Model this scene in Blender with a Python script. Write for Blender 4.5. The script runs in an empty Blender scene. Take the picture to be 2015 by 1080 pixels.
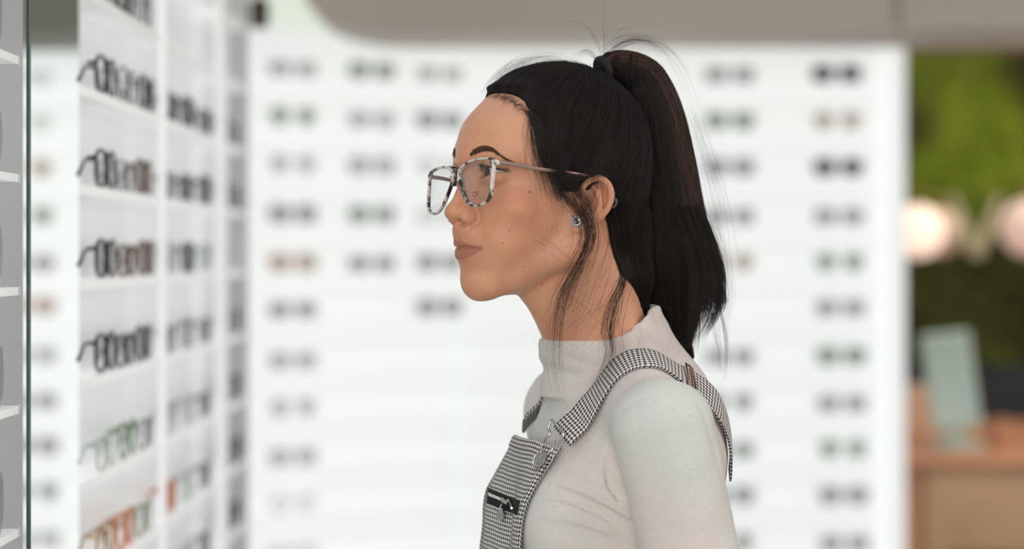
import bpy, bmesh, math, random
import numpy as np
from mathutils import Vector, Matrix

# ------------------------------------------------------------------ camera, world, lights, exposure
W, HH = 2015, 1080
CAM_Z, HOR, FPX = 1.5, 500.0, 4758.0          # camera height, horizon row, focal length in pixels
FOCUS = 2.26
SC = bpy.context.scene
SC.view_settings.view_transform = 'Standard'
SC.view_settings.look = 'None'
SC.view_settings.gamma = 1.0
SC.view_settings.use_curve_mapping = False
SC.view_settings.exposure = 0.0
cam_data = bpy.data.cameras.new('camera')
cam = bpy.data.objects.new('camera', cam_data)
SC.collection.objects.link(cam)
SC.camera = cam
cam.location = (0, 0, CAM_Z)
cam.rotation_euler = (math.pi / 2, 0, 0)
cam_data.sensor_width = 36
cam_data.lens = FPX / W * 36
cam_data.shift_y = (HOR - HH / 2) / W
cam_data.clip_start = 0.05
cam_data.dof.use_dof = True
cam_data.dof.focus_distance = FOCUS
cam_data.dof.aperture_fstop = 2.7
SC.cycles.use_denoising = True
SC.cycles.max_bounces = 10
SC.cycles.transparent_max_bounces = 24
SC.cycles.caustics_reflective = False
SC.cycles.caustics_refractive = False
SC.cycles.sample_clamp_indirect = 6.0

world = bpy.data.worlds.new('world')
SC.world = world
world.use_nodes = True
bg = world.node_tree.nodes['Background']
bg.inputs['Color'].default_value = (0.86, 0.93, 1.0, 1)
bg.inputs['Strength'].default_value = 0.50

def area_light(name, loc, target, size, size_y, energy, color):
    ld = bpy.data.lights.new(name, 'AREA')
    ld.shape = 'RECTANGLE'
    ld.size, ld.size_y, ld.energy, ld.color = size, size_y, energy, color
    o = bpy.data.objects.new(name, ld)
    SC.collection.objects.link(o)
    o.location = loc
    o.rotation_euler = (Vector(target) - Vector(loc)).to_track_quat('-Z', 'Y').to_euler()
    return o
area_light('moss_wall_fill', (1.75, 7.9, 2.7), (1.8, 9.2, 1.3), 0.9, 0.4, 15, (1.0, 0.93, 0.8))  # added unseen light that brightens the moss wall
area_light('counter_fill', (2.5, 6.15, 1.9), (1.6, 7.5, 0.75), 0.6, 0.5, 15, (1.0, 0.88, 0.74))  # added light out of frame, lifts the wooden counter
# ceiling luminaire of the shop, and an added fill light behind the camera
area_light('ceiling_luminaire', (-0.9, 1.9, 2.62), (-0.5, 2.2, 1.2), 1.0, 1.6, 11, (1.0, 0.98, 0.95))
area_light('camera_side_fill', (-0.7, -1.7, 1.75), (0.1, 2.3, 1.5), 2.6, 1.8, 82, (1.0, 0.955, 0.91))
area_light('warm_rear_fill', (1.9, 1.9, 2.1), (0.3, 2.3, 1.3), 1.0, 1.0, 15, (1.0, 0.80, 0.70))  # added unseen warm light, tints the back of the sweater pinkish

def PX(px, py, Y):
    """world point seen at pixel (px, py) at distance Y"""
    return Vector(((px - W / 2) / FPX * Y, Y, CAM_Z + (HOR - py) / FPX * Y))

# ------------------------------------------------------------------ helpers
def link(o, parent=None):
    SC.collection.objects.link(o)
    if parent is not None:
        o.parent = parent
    return o

def tag(o, label=None, cat=None, group=None, kind=None):
    if label: o['label'] = label
    if cat: o['category'] = cat
    if group: o['group'] = group
    if kind: o['kind'] = kind
    return o

def empty(name, loc=(0, 0, 0), rz=0.0, parent=None):
    o = bpy.data.objects.new(name, None)
    o.empty_display_size = 0.05
    o.location = loc
    o.rotation_euler = (0, 0, rz)
    return link(o, parent)

def mesh_obj(name, verts, faces, m, parent=None, smooth=True, attrs=None, uv=None):
    me = bpy.data.meshes.new(name)
    verts = np.asarray(verts, dtype=np.float32)
    if isinstance(faces, np.ndarray) and faces.ndim == 2:
        nf, k = faces.shape
        me.vertices.add(len(verts)); me.vertices.foreach_set('co', verts.ravel())
        me.loops.add(nf * k); me.loops.foreach_set('vertex_index', faces.astype(np.int32).ravel())
        me.polygons.add(nf)
        me.polygons.foreach_set('loop_start', np.arange(0, nf * k, k, dtype=np.int32))
        me.update(calc_edges=True)
    else:
        me.from_pydata([tuple(map(float, v)) for v in verts], [], [tuple(map(int, f)) for f in faces])
    me.validate()
    if smooth:
        me.polygons.foreach_set('use_smooth', [True] * len(me.polygons))
    for k, a in (attrs or {}).items():
        a = np.asarray(a, dtype=np.float32)
        at = me.attributes.new(k, 'FLOAT_VECTOR' if a.ndim == 2 else 'FLOAT', 'POINT')
        at.data.foreach_set('vector' if a.ndim == 2 else 'value', a.ravel())
    for mm in (m if isinstance(m, (list, tuple)) else [m]):
        me.materials.append(mm)
    o = bpy.data.objects.new(name, me)
    return link(o, parent)

class MB:
    """collects shapes into ONE mesh"""
    def __init__(self): self.v, self.f = [], []
    def add(self, v, f):
        n = len(self.v)
        self.v += [tuple(p) for p in v]
        self.f += [tuple(i + n for i in q) for q in f]
        return self
    def box(self, c, s, rot=None, bev=0.0):
        bm = bmesh.new()
        bmesh.ops.create_cube(bm, size=1)
        for v in bm.verts: v.co = Vector((v.co.x * s[0], v.co.y * s[1], v.co.z * s[2]))
        if bev: bmesh.ops.bevel(bm, geom=list(bm.edges), offset=bev, segments=2, affect='EDGES', profile=0.7)
        if rot is not None: bmesh.ops.transform(bm, matrix=rot.to_4x4(), verts=bm.verts)
        bm.verts.index_update()
        self.add([v.co + Vector(c) for v in bm.verts], [[v.index for v in f.verts] for f in bm.faces])
        bm.free(); return self
    def tube(self, pts, r, n=8, closed=False, cap=True, flat=1.0, up=None):
        pts = [Vector(p) for p in pts]
        rs = list(r) if hasattr(r, '__len__') else [r] * len(pts)
        N = len(pts); V = []; F = []
        ref = Vector(up) if up is not None else None
        prev = None
        for i, p in enumerate(pts):
            a = pts[(i - 1) % N] if (closed or i > 0) else p
            b = pts[(i + 1) % N] if (closed or i < N - 1) else p
            t = (b - a).normalized()
            if ref is not None: u = (ref - t * ref.dot(t)).normalized()
            elif prev is None:
                u = t.orthogonal().normalized()
            else: u = (prev - t * prev.dot(t)).normalized()
            prev = u; w = t.cross(u)
            for k in range(n):
                a_ = 2 * math.pi * k / n
                V.append(p + u * (math.cos(a_) * rs[i]) + w * (math.sin(a_) * rs[i] * flat))
        for i in range(N if closed else N - 1):
            j = (i + 1) % N
            for k in range(n):
                l = (k + 1) % n
                F.append((i * n + k, i * n + l, j * n + l, j * n + k))
        if cap and not closed:
            F.append(tuple(range(n - 1, -1, -1))); F.append(tuple((N - 1) * n + k for k in range(n)))
        return self.add(V, F)
    def lathe(self, prof, n=24, M=None):
        V = []; F = []
        for r, z in prof:
            for k in range(n):
                a = 2 * math.pi * k / n
                V.append(Vector((r * math.cos(a), r * math.sin(a), z)))
        for i in range(len(prof) - 1):
            for k in range(n):
                l = (k + 1) % n
                F.append((i * n + k, i * n + l, (i + 1) * n + l, (i + 1) * n + k))
        F.append(tuple(range(n - 1, -1, -1))); F.append(tuple((len(prof) - 1) * n + k for k in range(n)))
        if M is not None: V = [M @ v for v in V]
        return self.add(V, F)
    def prism(self, outline, thick, M=None):
        """outline: 2-D points in xz, extruded along y"""
        n = len(outline)
        V = [Vector((x, -thick / 2, z)) for x, z in outline] + [Vector((x, thick / 2, z)) for x, z in outline]
        F = [tuple(range(n)), tuple(range(2 * n - 1, n - 1, -1))]
        for i in range(n):
            j = (i + 1) % n
            F.append((i, i + n, j + n, j))
        if M is not None: V = [M @ v for v in V]
        return self.add(V, F)
    def build(self, name, m, parent=None, smooth=False, loc=None):
        o = mesh_obj(name, self.v, self.f, m, parent, smooth=smooth)
        bm = bmesh.new(); bm.from_mesh(o.data)
        bmesh.ops.recalc_face_normals(bm, faces=bm.faces)
        bm.to_mesh(o.data); bm.free()
        if smooth:
            try: o.data.set_sharp_from_angle(angle=math.radians(50))
            except Exception: pass
        if loc is not None: o.location = loc
        return o

# ------------------------------------------------------------------ materials
def srgb(r, g, b):
    f = lambda c: (c / 255 / 12.92) if c / 255 <= 0.04045 else ((c / 255 + 0.055) / 1.055) ** 2.4
    return (f(r), f(g), f(b), 1)

def mat(name, col=(0.8, 0.8, 0.8, 1), rough=0.5, metal=0.0, emit=None, es=0.0, trans=0.0, spec=0.5, ior=1.45, alpha=1.0, noise=0.0, nscale=30.0, bump=0.0):
    m = bpy.data.materials.new(name); m.use_nodes = True
    nt = m.node_tree; b = nt.nodes['Principled BSDF']
    b.inputs['Base Color'].default_value = col
    b.inputs['Roughness'].default_value = rough
    b.inputs['Metallic'].default_value = metal
    b.inputs['Transmission Weight'].default_value = trans
    b.inputs['Specular IOR Level'].default_value = spec
    b.inputs['IOR'].default_value = ior
    b.inputs['Alpha'].default_value = alpha
    if emit is not None:
        b.inputs['Emission Color'].default_value = emit
        b.inputs['Emission Strength'].default_value = es
    if noise or bump:
        tc = nt.nodes.new('ShaderNodeTexCoord'); nz = nt.nodes.new('ShaderNodeTexNoise')
        nz.inputs['Scale'].default_value = nscale; nz.inputs['Detail'].default_value = 4
        nt.links.new(tc.outputs['Object'], nz.inputs['Vector'])
        if noise:
            mx = nt.nodes.new('ShaderNodeMix'); mx.data_type = 'RGBA'; mx.blend_type = 'MULTIPLY'
            mx.inputs['Factor'].default_value = noise
            mx.inputs['A'].default_value = col
            nt.links.new(nz.outputs['Fac'], mx.inputs['B']); nt.links.new(mx.outputs['Result'], b.inputs['Base Color'])
        if bump:
            bp = nt.nodes.new('ShaderNodeBump'); bp.inputs['Strength'].default_value = bump; bp.inputs['Distance'].default_value = 0.002
            nt.links.new(nz.outputs['Fac'], bp.inputs['Height']); nt.links.new(bp.outputs['Normal'], b.inputs['Normal'])
    return m

class NT:
    """tiny node-graph writer"""
    def __init__(self, m): self.nt = m.node_tree; self.bsdf = self.nt.nodes['Principled BSDF']
    def n(self, t, **kw):
        x = self.nt.nodes.new(t)
        for k, v in kw.items(): setattr(x, k, v)
        return x
    def set(self, sock, v):
        if hasattr(v, 'links') or isinstance(v, bpy.types.NodeSocket): self.nt.links.new(v, sock)
        else: sock.default_value = v
    def math(self, op, a, b=0.0, c=None):
        x = self.n('ShaderNodeMath', operation=op)
        self.set(x.inputs[0], a); self.set(x.inputs[1], b)
        if c is not None: self.set(x.inputs[2], c)
        return x.outputs[0]
    def mix(self, f, a, b, blend='MIX'):
        x = self.n('ShaderNodeMix', data_type='RGBA', blend_type=blend)
        self.set(x.inputs['Factor'], f); self.set(x.inputs['A'], a); self.set(x.inputs['B'], b)
        return x.outputs['Result']
    def attr(self, name, out='Fac'):
        return self.n('ShaderNodeAttribute', attribute_name=name).outputs[out]
    def sep(self, v):
        x = self.n('ShaderNodeSeparateXYZ'); self.set(x.inputs[0], v); return x.outputs
    def dist(self, v, p):
        x = self.n('ShaderNodeVectorMath', operation='DISTANCE'); self.set(x.inputs[0], v); x.inputs[1].default_value = p
        return x.outputs['Value']
    def ramp(self, f, lo, hi, a=0.0, b=1.0):
        x = self.n('ShaderNodeMapRange', interpolation_type='SMOOTHSTEP')
        self.set(x.inputs[0], f); x.inputs[1].default_value = lo; x.inputs[2].default_value = hi
        x.inputs[3].default_value = a; x.inputs[4].default_value = b
        return x.outputs[0]
    def noise(self, v, scale, detail=3, rough=0.5):
        x = self.n('ShaderNodeTexNoise'); self.set(x.inputs['Vector'], v)
        x.inputs['Scale'].default_value = scale; x.inputs['Detail'].default_value = detail; x.inputs['Roughness'].default_value = rough
        return x.outputs['Fac']
    def bump(self, h, strength, dist):
        x = self.n('ShaderNodeBump'); x.inputs['Strength'].default_value = strength; x.inputs['Distance'].default_value = dist
        self.set(x.inputs['Height'], h); self.set(self.bsdf.inputs['Normal'], x.outputs[0])
# ------------------------------------------------------------------ room shell
WALLM = mat('painted_wall', srgb(222, 222, 216), rough=0.8, noise=0.1, nscale=3)
CEILM = mat('ceiling_paint', srgb(232, 236, 226), rough=0.85, noise=0.08, nscale=4)
FLOORM = mat('floor_screed', srgb(168, 160, 150), rough=0.4, noise=0.35, nscale=2.5)
SOFFITM = mat('soffit_paint', srgb(208, 196, 184), rough=0.6, noise=0.12, nscale=5)
LIGHTBOX = mat('backlit_acrylic', srgb(186, 188, 186), rough=0.5, emit=(0.97, 1.0, 0.985, 1), es=0.625)
WHITE = mat('white_acrylic', srgb(244, 245, 244), rough=0.25, spec=0.5)
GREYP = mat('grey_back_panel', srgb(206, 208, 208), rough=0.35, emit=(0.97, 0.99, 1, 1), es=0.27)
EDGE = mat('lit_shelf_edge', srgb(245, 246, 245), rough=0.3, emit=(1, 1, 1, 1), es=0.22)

def struct(name, mb, m, smooth=False):
    o = mb.build(name, m, smooth=smooth); o['kind'] = 'structure'; return o
mb = MB(); mb.box((0.3, 4.4, -0.05), (7.0, 12.4, 0.1)); struct('floor', mb, FLOORM)
mb = MB(); mb.box((0.3, 6.8, 2.85), (7.0, 7.6, 0.1)); struct('ceiling', mb, CEILM)
mb = MB(); mb.box((0.3, 10.55, 1.4), (7.0, 0.1, 2.8)); struct('wall_back', mb, WALLM)
# a pale bulkhead wall behind the soffits, above the backlit display
YB = 6.45
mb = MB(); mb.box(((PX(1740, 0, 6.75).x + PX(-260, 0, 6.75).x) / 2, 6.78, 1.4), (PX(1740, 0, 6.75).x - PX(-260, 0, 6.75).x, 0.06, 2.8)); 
o = struct('wall_display', mb, mat('glowing_wall', srgb(228, 236, 224), rough=0.7, emit=(0.93, 1.0, 0.92, 1), es=0.30))  # slight glow in the wall stands in for the bright ceiling
# soffits with a rounded lower corner
def soffit(name, x0, x1, ylow, Y, rcorner, thick, m):
    a = PX(x0, ylow, Y); b = PX(x1, ylow, Y); H = 2.8
    r1, r2 = rcorner
    ol = [(b.x, H), (a.x, H)]
    zt = PX(0, ylow, Y).z
    if r1:
        for k in range(11):
            t = math.pi / 2 * k / 10
            ol.append((a.x + r1 * (1 - math.cos(t)), zt + r2 * (1 - math.sin(t))))
    else: ol.append((a.x, zt))
    ol.append((b.x, zt))
    mb = MB(); mb.prism(ol, thick, Matrix.Translation((0, Y + thick / 2, 0)))
    return struct(name, mb, m)
soffit('ceiling_soffit_right', 600, 2150, 58, 5.55, (0.22, 0.075), 0.5, SOFFITM)
soffit('ceiling_soffit_left', -80, 290, 66, 5.7, None or (0, 0), 0.5, mat('soffit_olive', srgb(138, 138, 124), rough=0.6, noise=0.1, nscale=5))
a = PX(1766, 0, 5.545)
mb = MB(); mb.box((a.x, 5.546, (PX(0, 58, 5.55).z + 2.8) / 2), (0.006, 0.006, 2.8 - PX(0, 58, 5.55).z - 0.01)); struct('trim_1', mb, mat('joint_seam', srgb(120, 112, 106), rough=0.7))  # vertical seam of the soffit, a strip in a darker tone
a, b = PX(1780, 90, 6.6), PX(2150, 66, 6.6)
mb = MB(); mb.box(((a.x + b.x) / 2, 6.6, (a.z + b.z) / 2 + 0.03), (b.x - a.x, 0.5, b.z - a.z + 0.06)); struct('trim_2', mb, mat('walnut_fascia', srgb(128, 100, 72), rough=0.5, noise=0.3, nscale=6))

# ------------------------------------------------------------------ spectacles for the displays
def rim_shape(kind, w=0.052, h=0.040, n=22):
    P = []
    for k in range(n):
        a = 2 * math.pi * k / n
        e = {'round': 1.0, 'square': 0.55, 'wide': 0.7}[kind]
        c, s = math.cos(a), math.sin(a)
        P.append((math.copysign(abs(c) ** e, c) * w / 2, math.copysign(abs(s) ** e, s) * h / 2 * (1.0 if s > 0 else 1.05)))
    return P
def make_glasses(name, kind, frame_m, lens_m, r=0.0018, folded=True, parent=None):
    root = empty(name)
    w, h = {'round': (0.046, 0.043), 'square': (0.054, 0.036), 'wide': (0.057, 0.042)}[kind]
    sh = rim_shape(kind, w, h)
    z0 = h / 2 * 1.05 + r
    mb = MB()
    for s in (-1, 1):
        mb.tube([(s * 0.0355 + x, 0.0022 * (abs(s * 0.0355 + x) / 0.06) ** 2, z0 + z) for x, z in sh], r, 6, closed=True, flat=1.3)
    mb.tube([(-0.0105, 0, z0 + h * .18), (0, -0.001, z0 + h * .28), (0.0105, 0, z0 + h * .18)], r, 6)
    for s in (-1, 1): mb.tube([(s * (0.0355 + w / 2 - .002), 0.002, z0 + h * .28), (s * 0.0685, 0.003, z0 + h * .28), (s * 0.069, 0.008, z0 + h * .27)], r * 1.1, 6)
    mb.build('frame_front', frame_m, root, smooth=True)
    for s in (-1, 1):
        v = [(s * 0.0355 + x * 0.97, 0.0012 - 0.0006, z0 + z * 0.97) for x, z in sh]; u = [(a, b + 0.0016, c) for a, b, c in v]; n = len(v)
        m2 = MB(); m2.add(v + u, [tuple(range(n)), tuple(range(2 * n - 1, n - 1, -1))] + [(i, i + n, (i + 1) % n + n, (i + 1) % n) for i in range(n)])
        m2.build('lens', lens_m, root)
    for s in (-1, 1):
        m3 = MB(); zt = z0 + h * .27
        if folded: pts = [(s * 0.069, 0.008, zt), (s * 0.066, 0.012 + (s > 0) * .004, zt), (-s * 0.030, 0.0155 + (s > 0) * .006, zt - .002), (-s * 0.058, 0.019 + (s > 0) * .005, zt - .02)]
        else: pts = [(s * 0.069, 0.008, zt), (s * 0.069, 0.06, zt), (s * 0.067, 0.095, zt - .002), (s * 0.064, 0.128, zt - .022)]
        m3.tube(pts, [r * .8] * 3 + [r * 1.3], 6)
        m3.build('temple', frame_m, root, smooth=True)
    return root
def copy_tree(o):
    c = o.copy(); SC.collection.objects.link(c)
    for ch in o.children:
        d = ch.copy(); SC.collection.objects.link(d); d.parent = c
    return c
def tint(name, col, alpha, spec=0.5):
    m = mat(name, col, rough=0.08, alpha=alpha, spec=spec); return m
FR = {
    'black': mat('black_acetate', srgb(28, 27, 28), rough=0.2),
    'brown': mat('brown_acetate', srgb(120, 78, 50), rough=0.25, noise=0.5, nscale=90),
    'grey': mat('grey_acetate', srgb(104, 106, 106), rough=0.25),
    'clear': mat('crystal_acetate', srgb(196, 204, 196), rough=0.1, alpha=0.75),
    'olive': mat('olive_wire', srgb(134, 142, 104), rough=0.3, metal=0.4),
    'gold': mat('gold_wire', srgb(190, 150, 84), rough=0.3, metal=0.7),
    'orange': mat('orange_acetate', srgb(220, 132, 80), rough=0.25),
    'green': mat('green_acetate', srgb(74, 130, 66), rough=0.3),
}
LN = {'clear': tint('demo_lens', srgb(225, 232, 230), 0.22), 'smoke': tint('smoke_lens', srgb(60, 62, 64), 0.62), 'dark': tint('dark_lens', srgb(26, 27, 29), 0.93),
      'amber': tint('amber_lens', srgb(150, 96, 50), 0.6), 'green': tint('green_lens', srgb(64, 96, 60), 0.6), 'grey': tint('grey_lens', srgb(110, 114, 116), 0.55)}
WFR = {k: mat('slim_' + k + '_frame', c, rough=0.3) for k, c in dict(black=srgb(70, 70, 72), grey=srgb(140, 142, 142), clear=srgb(204, 208, 204), olive=srgb(150, 160, 120), gold=srgb(196, 164, 110), orange=srgb(214, 140, 84), green=srgb(96, 146, 86)).items()}
WLN = {k: tint('wall_' + k + '_lens', c, a) for k, (c, a) in dict(clear=(srgb(225, 230, 228), .15), smoke=(srgb(60, 62, 64), .36), dark=(srgb(30, 31, 33), .66), amber=(srgb(160, 110, 60), .36), green=(srgb(60, 110, 56), .42), grey=(srgb(110, 114, 116), .28)).items()}
LIB = {}
def glasses(kind, fr, ln, loc, rz, label, group, r=0.0018, folded=True, cat='eyeglasses', tilt=0.0):
    wall = r < 0.0013
    key = (kind, fr, ln, r, folded)
    nm = 'sunglasses' if ln in ('dark', 'smoke', 'amber', 'green') else 'eyeglasses'
    if key not in LIB:
        o = LIB[key] = make_glasses('display_' + nm, kind, (WFR if wall else FR)[fr], (WLN if wall else LN)[ln], r, folded)
    else: o = copy_tree(LIB[key])
    o.location = loc; o.rotation_euler = (tilt, 0, rz)
    tag(o, label, nm, group)
    return o
ORD = ['first', 'second', 'third', 'fourth', 'fifth', 'sixth', 'seventh', 'eighth', 'ninth', 'tenth', 'eleventh', 'twelfth']
FN = {'black': 'black', 'brown': 'mottled brown', 'grey': 'grey', 'clear': 'clear', 'olive': 'olive wire', 'gold': 'gold wire', 'orange': 'orange', 'green': 'green'}
LNN = {'clear': 'clear', 'smoke': 'smoky', 'dark': 'dark', 'amber': 'amber', 'green': 'green', 'grey': 'pale grey'}

# ------------------------------------------------------------------ backlit display wall (flat stretch, angled stretch, far stretch)
def display_panel(name, label, p0, p1, z1, rows, ledge_h=0.004):
    """a luminous panel between plan points p0 and p1 with a ledge per row"""
    root = empty(name, (p0[0], p0[1], 0)); tag(root, label, 'display wall')
    d = Vector((p1[0] - p0[0], p1[1] - p0[1], 0)); L = d.length; ang = math.atan2(d.y, d.x)
    R = Matrix.Rotation(ang, 3, 'Z')
    root.rotation_euler = (0, 0, ang)
    mb = MB(); mb.box((L / 2, 0.04, z1 / 2 + 0.002), (L, 0.08, z1 - 0.004), bev=0.004); mb.build('panel', LIGHTBOX, root)
    for z in rows:
        mb = MB(); mb.box((L / 2, -0.016, z - ledge_h / 2), (L - 0.01, 0.034, ledge_h), bev=0.001); mb.build('ledge', EDGE, root)
    return root
YA = 6.3
ztop = PX(0, 68, YA).z
rowz = [PX(0, y + 14, YA).z for y in (150, 242, 333, 427, 519, 606, 702, 793, 884, 975, 1067)]
pA0, pA1 = PX(900, 0, YA), PX(1744, 0, YA)
display_panel('display_wall', 'glowing white display wall with long rows of eyewear, behind the woman', (pA0.x, YA), (pA1.x, YA), ztop, rowz)
pB0, pB1 = PX(340, 0, 5.95), PX(900, 0, YA)
rowzB = rowz
display_panel('display_wall', 'angled glowing display wall between the shelving unit and the woman', (pB0.x, 5.95), (pB1.x - 0.002, YA), ztop - 0.005, rowzB)
pC0, pC1 = PX(-60, 0, 6.4), PX(300, 0, 6.4)
display_panel('display_wall', 'narrow glowing display wall seen in the gap beside the green glass edge', (pC0.x, 6.4), (pC1.x, 6.4), PX(0, 68, 6.4).z, rowz)
# rounded end post of the display wall
mb = MB()
xa, xb = PX(1745, 0, YA).x, PX(1781, 0, YA - .03).x
ol = []
for k in range(9):
    t = math.pi / 2 * k / 8
    ol.append((xb - 0.03 + 0.03 * math.sin(t), ztop - 0.03 + 0.03 * math.cos(t)))
ol += [(xb, 0.001), (xa, 0.001), (xa, ztop)]
mb.prism(ol[::-1], 0.12, Matrix.Translation((0, YA + 0.02, 0)))
o = mb.build('display_end_post', LIGHTBOX); tag(o, 'white rounded end post closing the glowing display wall beside the moss wall', 'post')
G1 = 'pairs of glasses on the glowing display wall'
right = [('wide', 'black', 'dark'), ('round', 'gold', 'amber'), ('wide', 'black', 'dark'), ('square', 'grey', 'smoke'), ('round', 'green', 'green'), ('square', 'grey', 'smoke'),
         ('wide', 'green', 'green'), ('square', 'grey', 'smoke'), ('round', 'olive', 'green'), ('wide', 'grey', 'smoke'), ('square', 'grey', 'smoke')]
mid = [('square', 'grey', 'smoke'), ('wide', 'olive', 'green'), ('wide', 'black', 'smoke'), ('square', 'grey', 'smoke'), ('round', 'gold', 'amber'), None,
       ('square', 'grey', 'smoke'), ('round', 'grey', 'smoke'), ('square', 'olive', 'smoke'), ('wide', 'grey', 'smoke'), ('round', 'grey', 'smoke')]
for k, z in enumerate(rowz):
    for px, spec, where in ((1646 + k * 1.6, right[k], 'column beside the end post'), (1436, mid[k], 'column behind the ponytail')):
        if spec is None: continue
        p = PX(px, 0, YA - 0.03)
        glasses(spec[0], spec[1], spec[2], (p.x, YA - 0.035, z), 0, f'{FN[spec[1]]} glasses with {LNN[spec[2]]} lenses, {ORD[k]} row down, {where}', G1, r=0.0012)
lefts = {855: [('square', 'clear', 'grey'), ('wide', 'black', 'smoke'), ('round', 'grey', 'clear'), ('square', 'grey', 'clear'), ('wide', 'grey', 'smoke'), ('wide', 'black', 'smoke')],
         722: [('wide', 'green', 'smoke'), ('square', 'grey', 'grey'), ('wide', 'grey', 'grey'), ('wide', 'green', 'smoke'), ('square', 'grey', 'smoke'), None],
         567: [('square', 'grey', 'grey'), ('round', 'olive', 'green'), ('round', 'clear', 'grey'), ('wide', 'black', 'smoke'), ('wide', 'orange', 'amber'), ('square', 'grey', 'smoke'),
               ('square', 'grey', 'grey'), ('round', 'clear', 'grey'), ('square', 'grey', 'grey'), ('round', 'clear', 'clear'), ('square', 'grey', 'clear')]}
lname = {855: 'column beside her face', 722: 'middle column', 567: 'column by the shelving unit'}
ang = math.atan2(YA - 5.95, pB1.x - pB0.x)
for px, specs_ in lefts.items():
    for k in range(11):
        spec = specs_[k] if k < len(specs_) else None
        if spec is None: continue
        # point of the angled wall seen at this column
        s = (px - W / 2) / FPX
        t = (s * 5.95 - pB0.x) / ((pB1.x - pB0.x) - s * (YA - 5.95))
        X, Y = pB0.x + t * (pB1.x - pB0.x), 5.95 + t * (YA - 5.95)
        glasses(spec[0], spec[1], spec[2], (X + math.sin(ang) * .035, Y - math.cos(ang) * .035, rowzB[k]), ang, f'{FN[spec[1]]} glasses with {LNN[spec[2]]} lenses, {ORD[k]} row, {lname[px]}', 'pairs of glasses on the angled display wall', r=0.0011)
cs = [('square', 'grey', 'clear'), ('round', 'green', 'clear'), ('round', 'gold', 'amber'), ('round', 'green', 'green'), ('square', 'grey', 'smoke'), ('wide', 'orange', 'amber'),
      ('square', 'grey', 'grey'), ('square', 'grey', 'smoke'), ('wide', 'grey', 'smoke'), ('round', 'grey', 'green'), ('square', 'grey', 'grey')]
for k, z in enumerate(rowz):
    p = PX(52 + k * 2.0, 0, 6.37)
    spec = cs[k]
    glasses(spec[0], spec[1], spec[2], (p.x, 6.365, z + 0.0), 0, f'{FN[spec[1]]} glasses, {ORD[k]} row down in the gap beside the green glass edge', 'pairs of glasses in the narrow gap', r=0.0011)

# ------------------------------------------------------------------ shelving unit along the side, seen at a slant
SHZ = [1.7966 + 0.11, 1.7966, 1.6866, 1.5768, 1.4715, 1.3612, 1.2466, 1.1366, 1.0266, 0.9166]
XF, XB, ZN, ZF = -0.4745, -0.5145, 2.65, 4.29
unit = empty('shelving_unit', (XB, 3.5, 0)); tag(unit, 'tall shallow white shelving unit of eyeglasses that the woman faces', 'shelving unit')
def upart(name, mb, m):
    o = mb.build(name, m, unit); o.matrix_parent_inverse = Matrix.Translation((-XB, -3.5, 0)); return o
def plan(mb, poly, z0, z1):
    n = len(poly); V = [(x, y, z0) for x, y in poly] + [(x, y, z1) for x, y in poly]
    mb.add(V, [tuple(range(n - 1, -1, -1)), tuple(range(n, 2 * n))] + [(i, (i + 1) % n, (i + 1) % n + n, i + n) for i in range(n)])
zb = 2.65 * (XB / XF)
mb = MB(); plan(mb, [(XB, zb), (XB, ZF), (XB - 0.012, ZF), (XB - 0.012, zb * (XB - 0.012) / XB)], 0.0, 2.45); upart('back_panel', mb, GREYP)
for z in SHZ:
    mb = MB(); plan(mb, [(XF, ZN), (XF, ZF), (XB, ZF), (XB, zb)], z - 0.011, z); upart('shelf', mb, EDGE)
for y, wy in ((3.29, 0.016), (3.96, 0.085)):
    mb = MB(); mb.box(((XF - 0.001), y, 1.225), (0.010, wy, 2.45), bev=0.002); upart('mullion', mb, EDGE)
mb = MB(); mb.box(((XF + XB) / 2, ZF + 0.01, 1.225), (XF - XB + 0.01, 0.02, 2.45), bev=0.002); upart('end_panel', mb, mat('grey_end_panel', srgb(206, 210, 210), rough=0.4))
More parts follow.
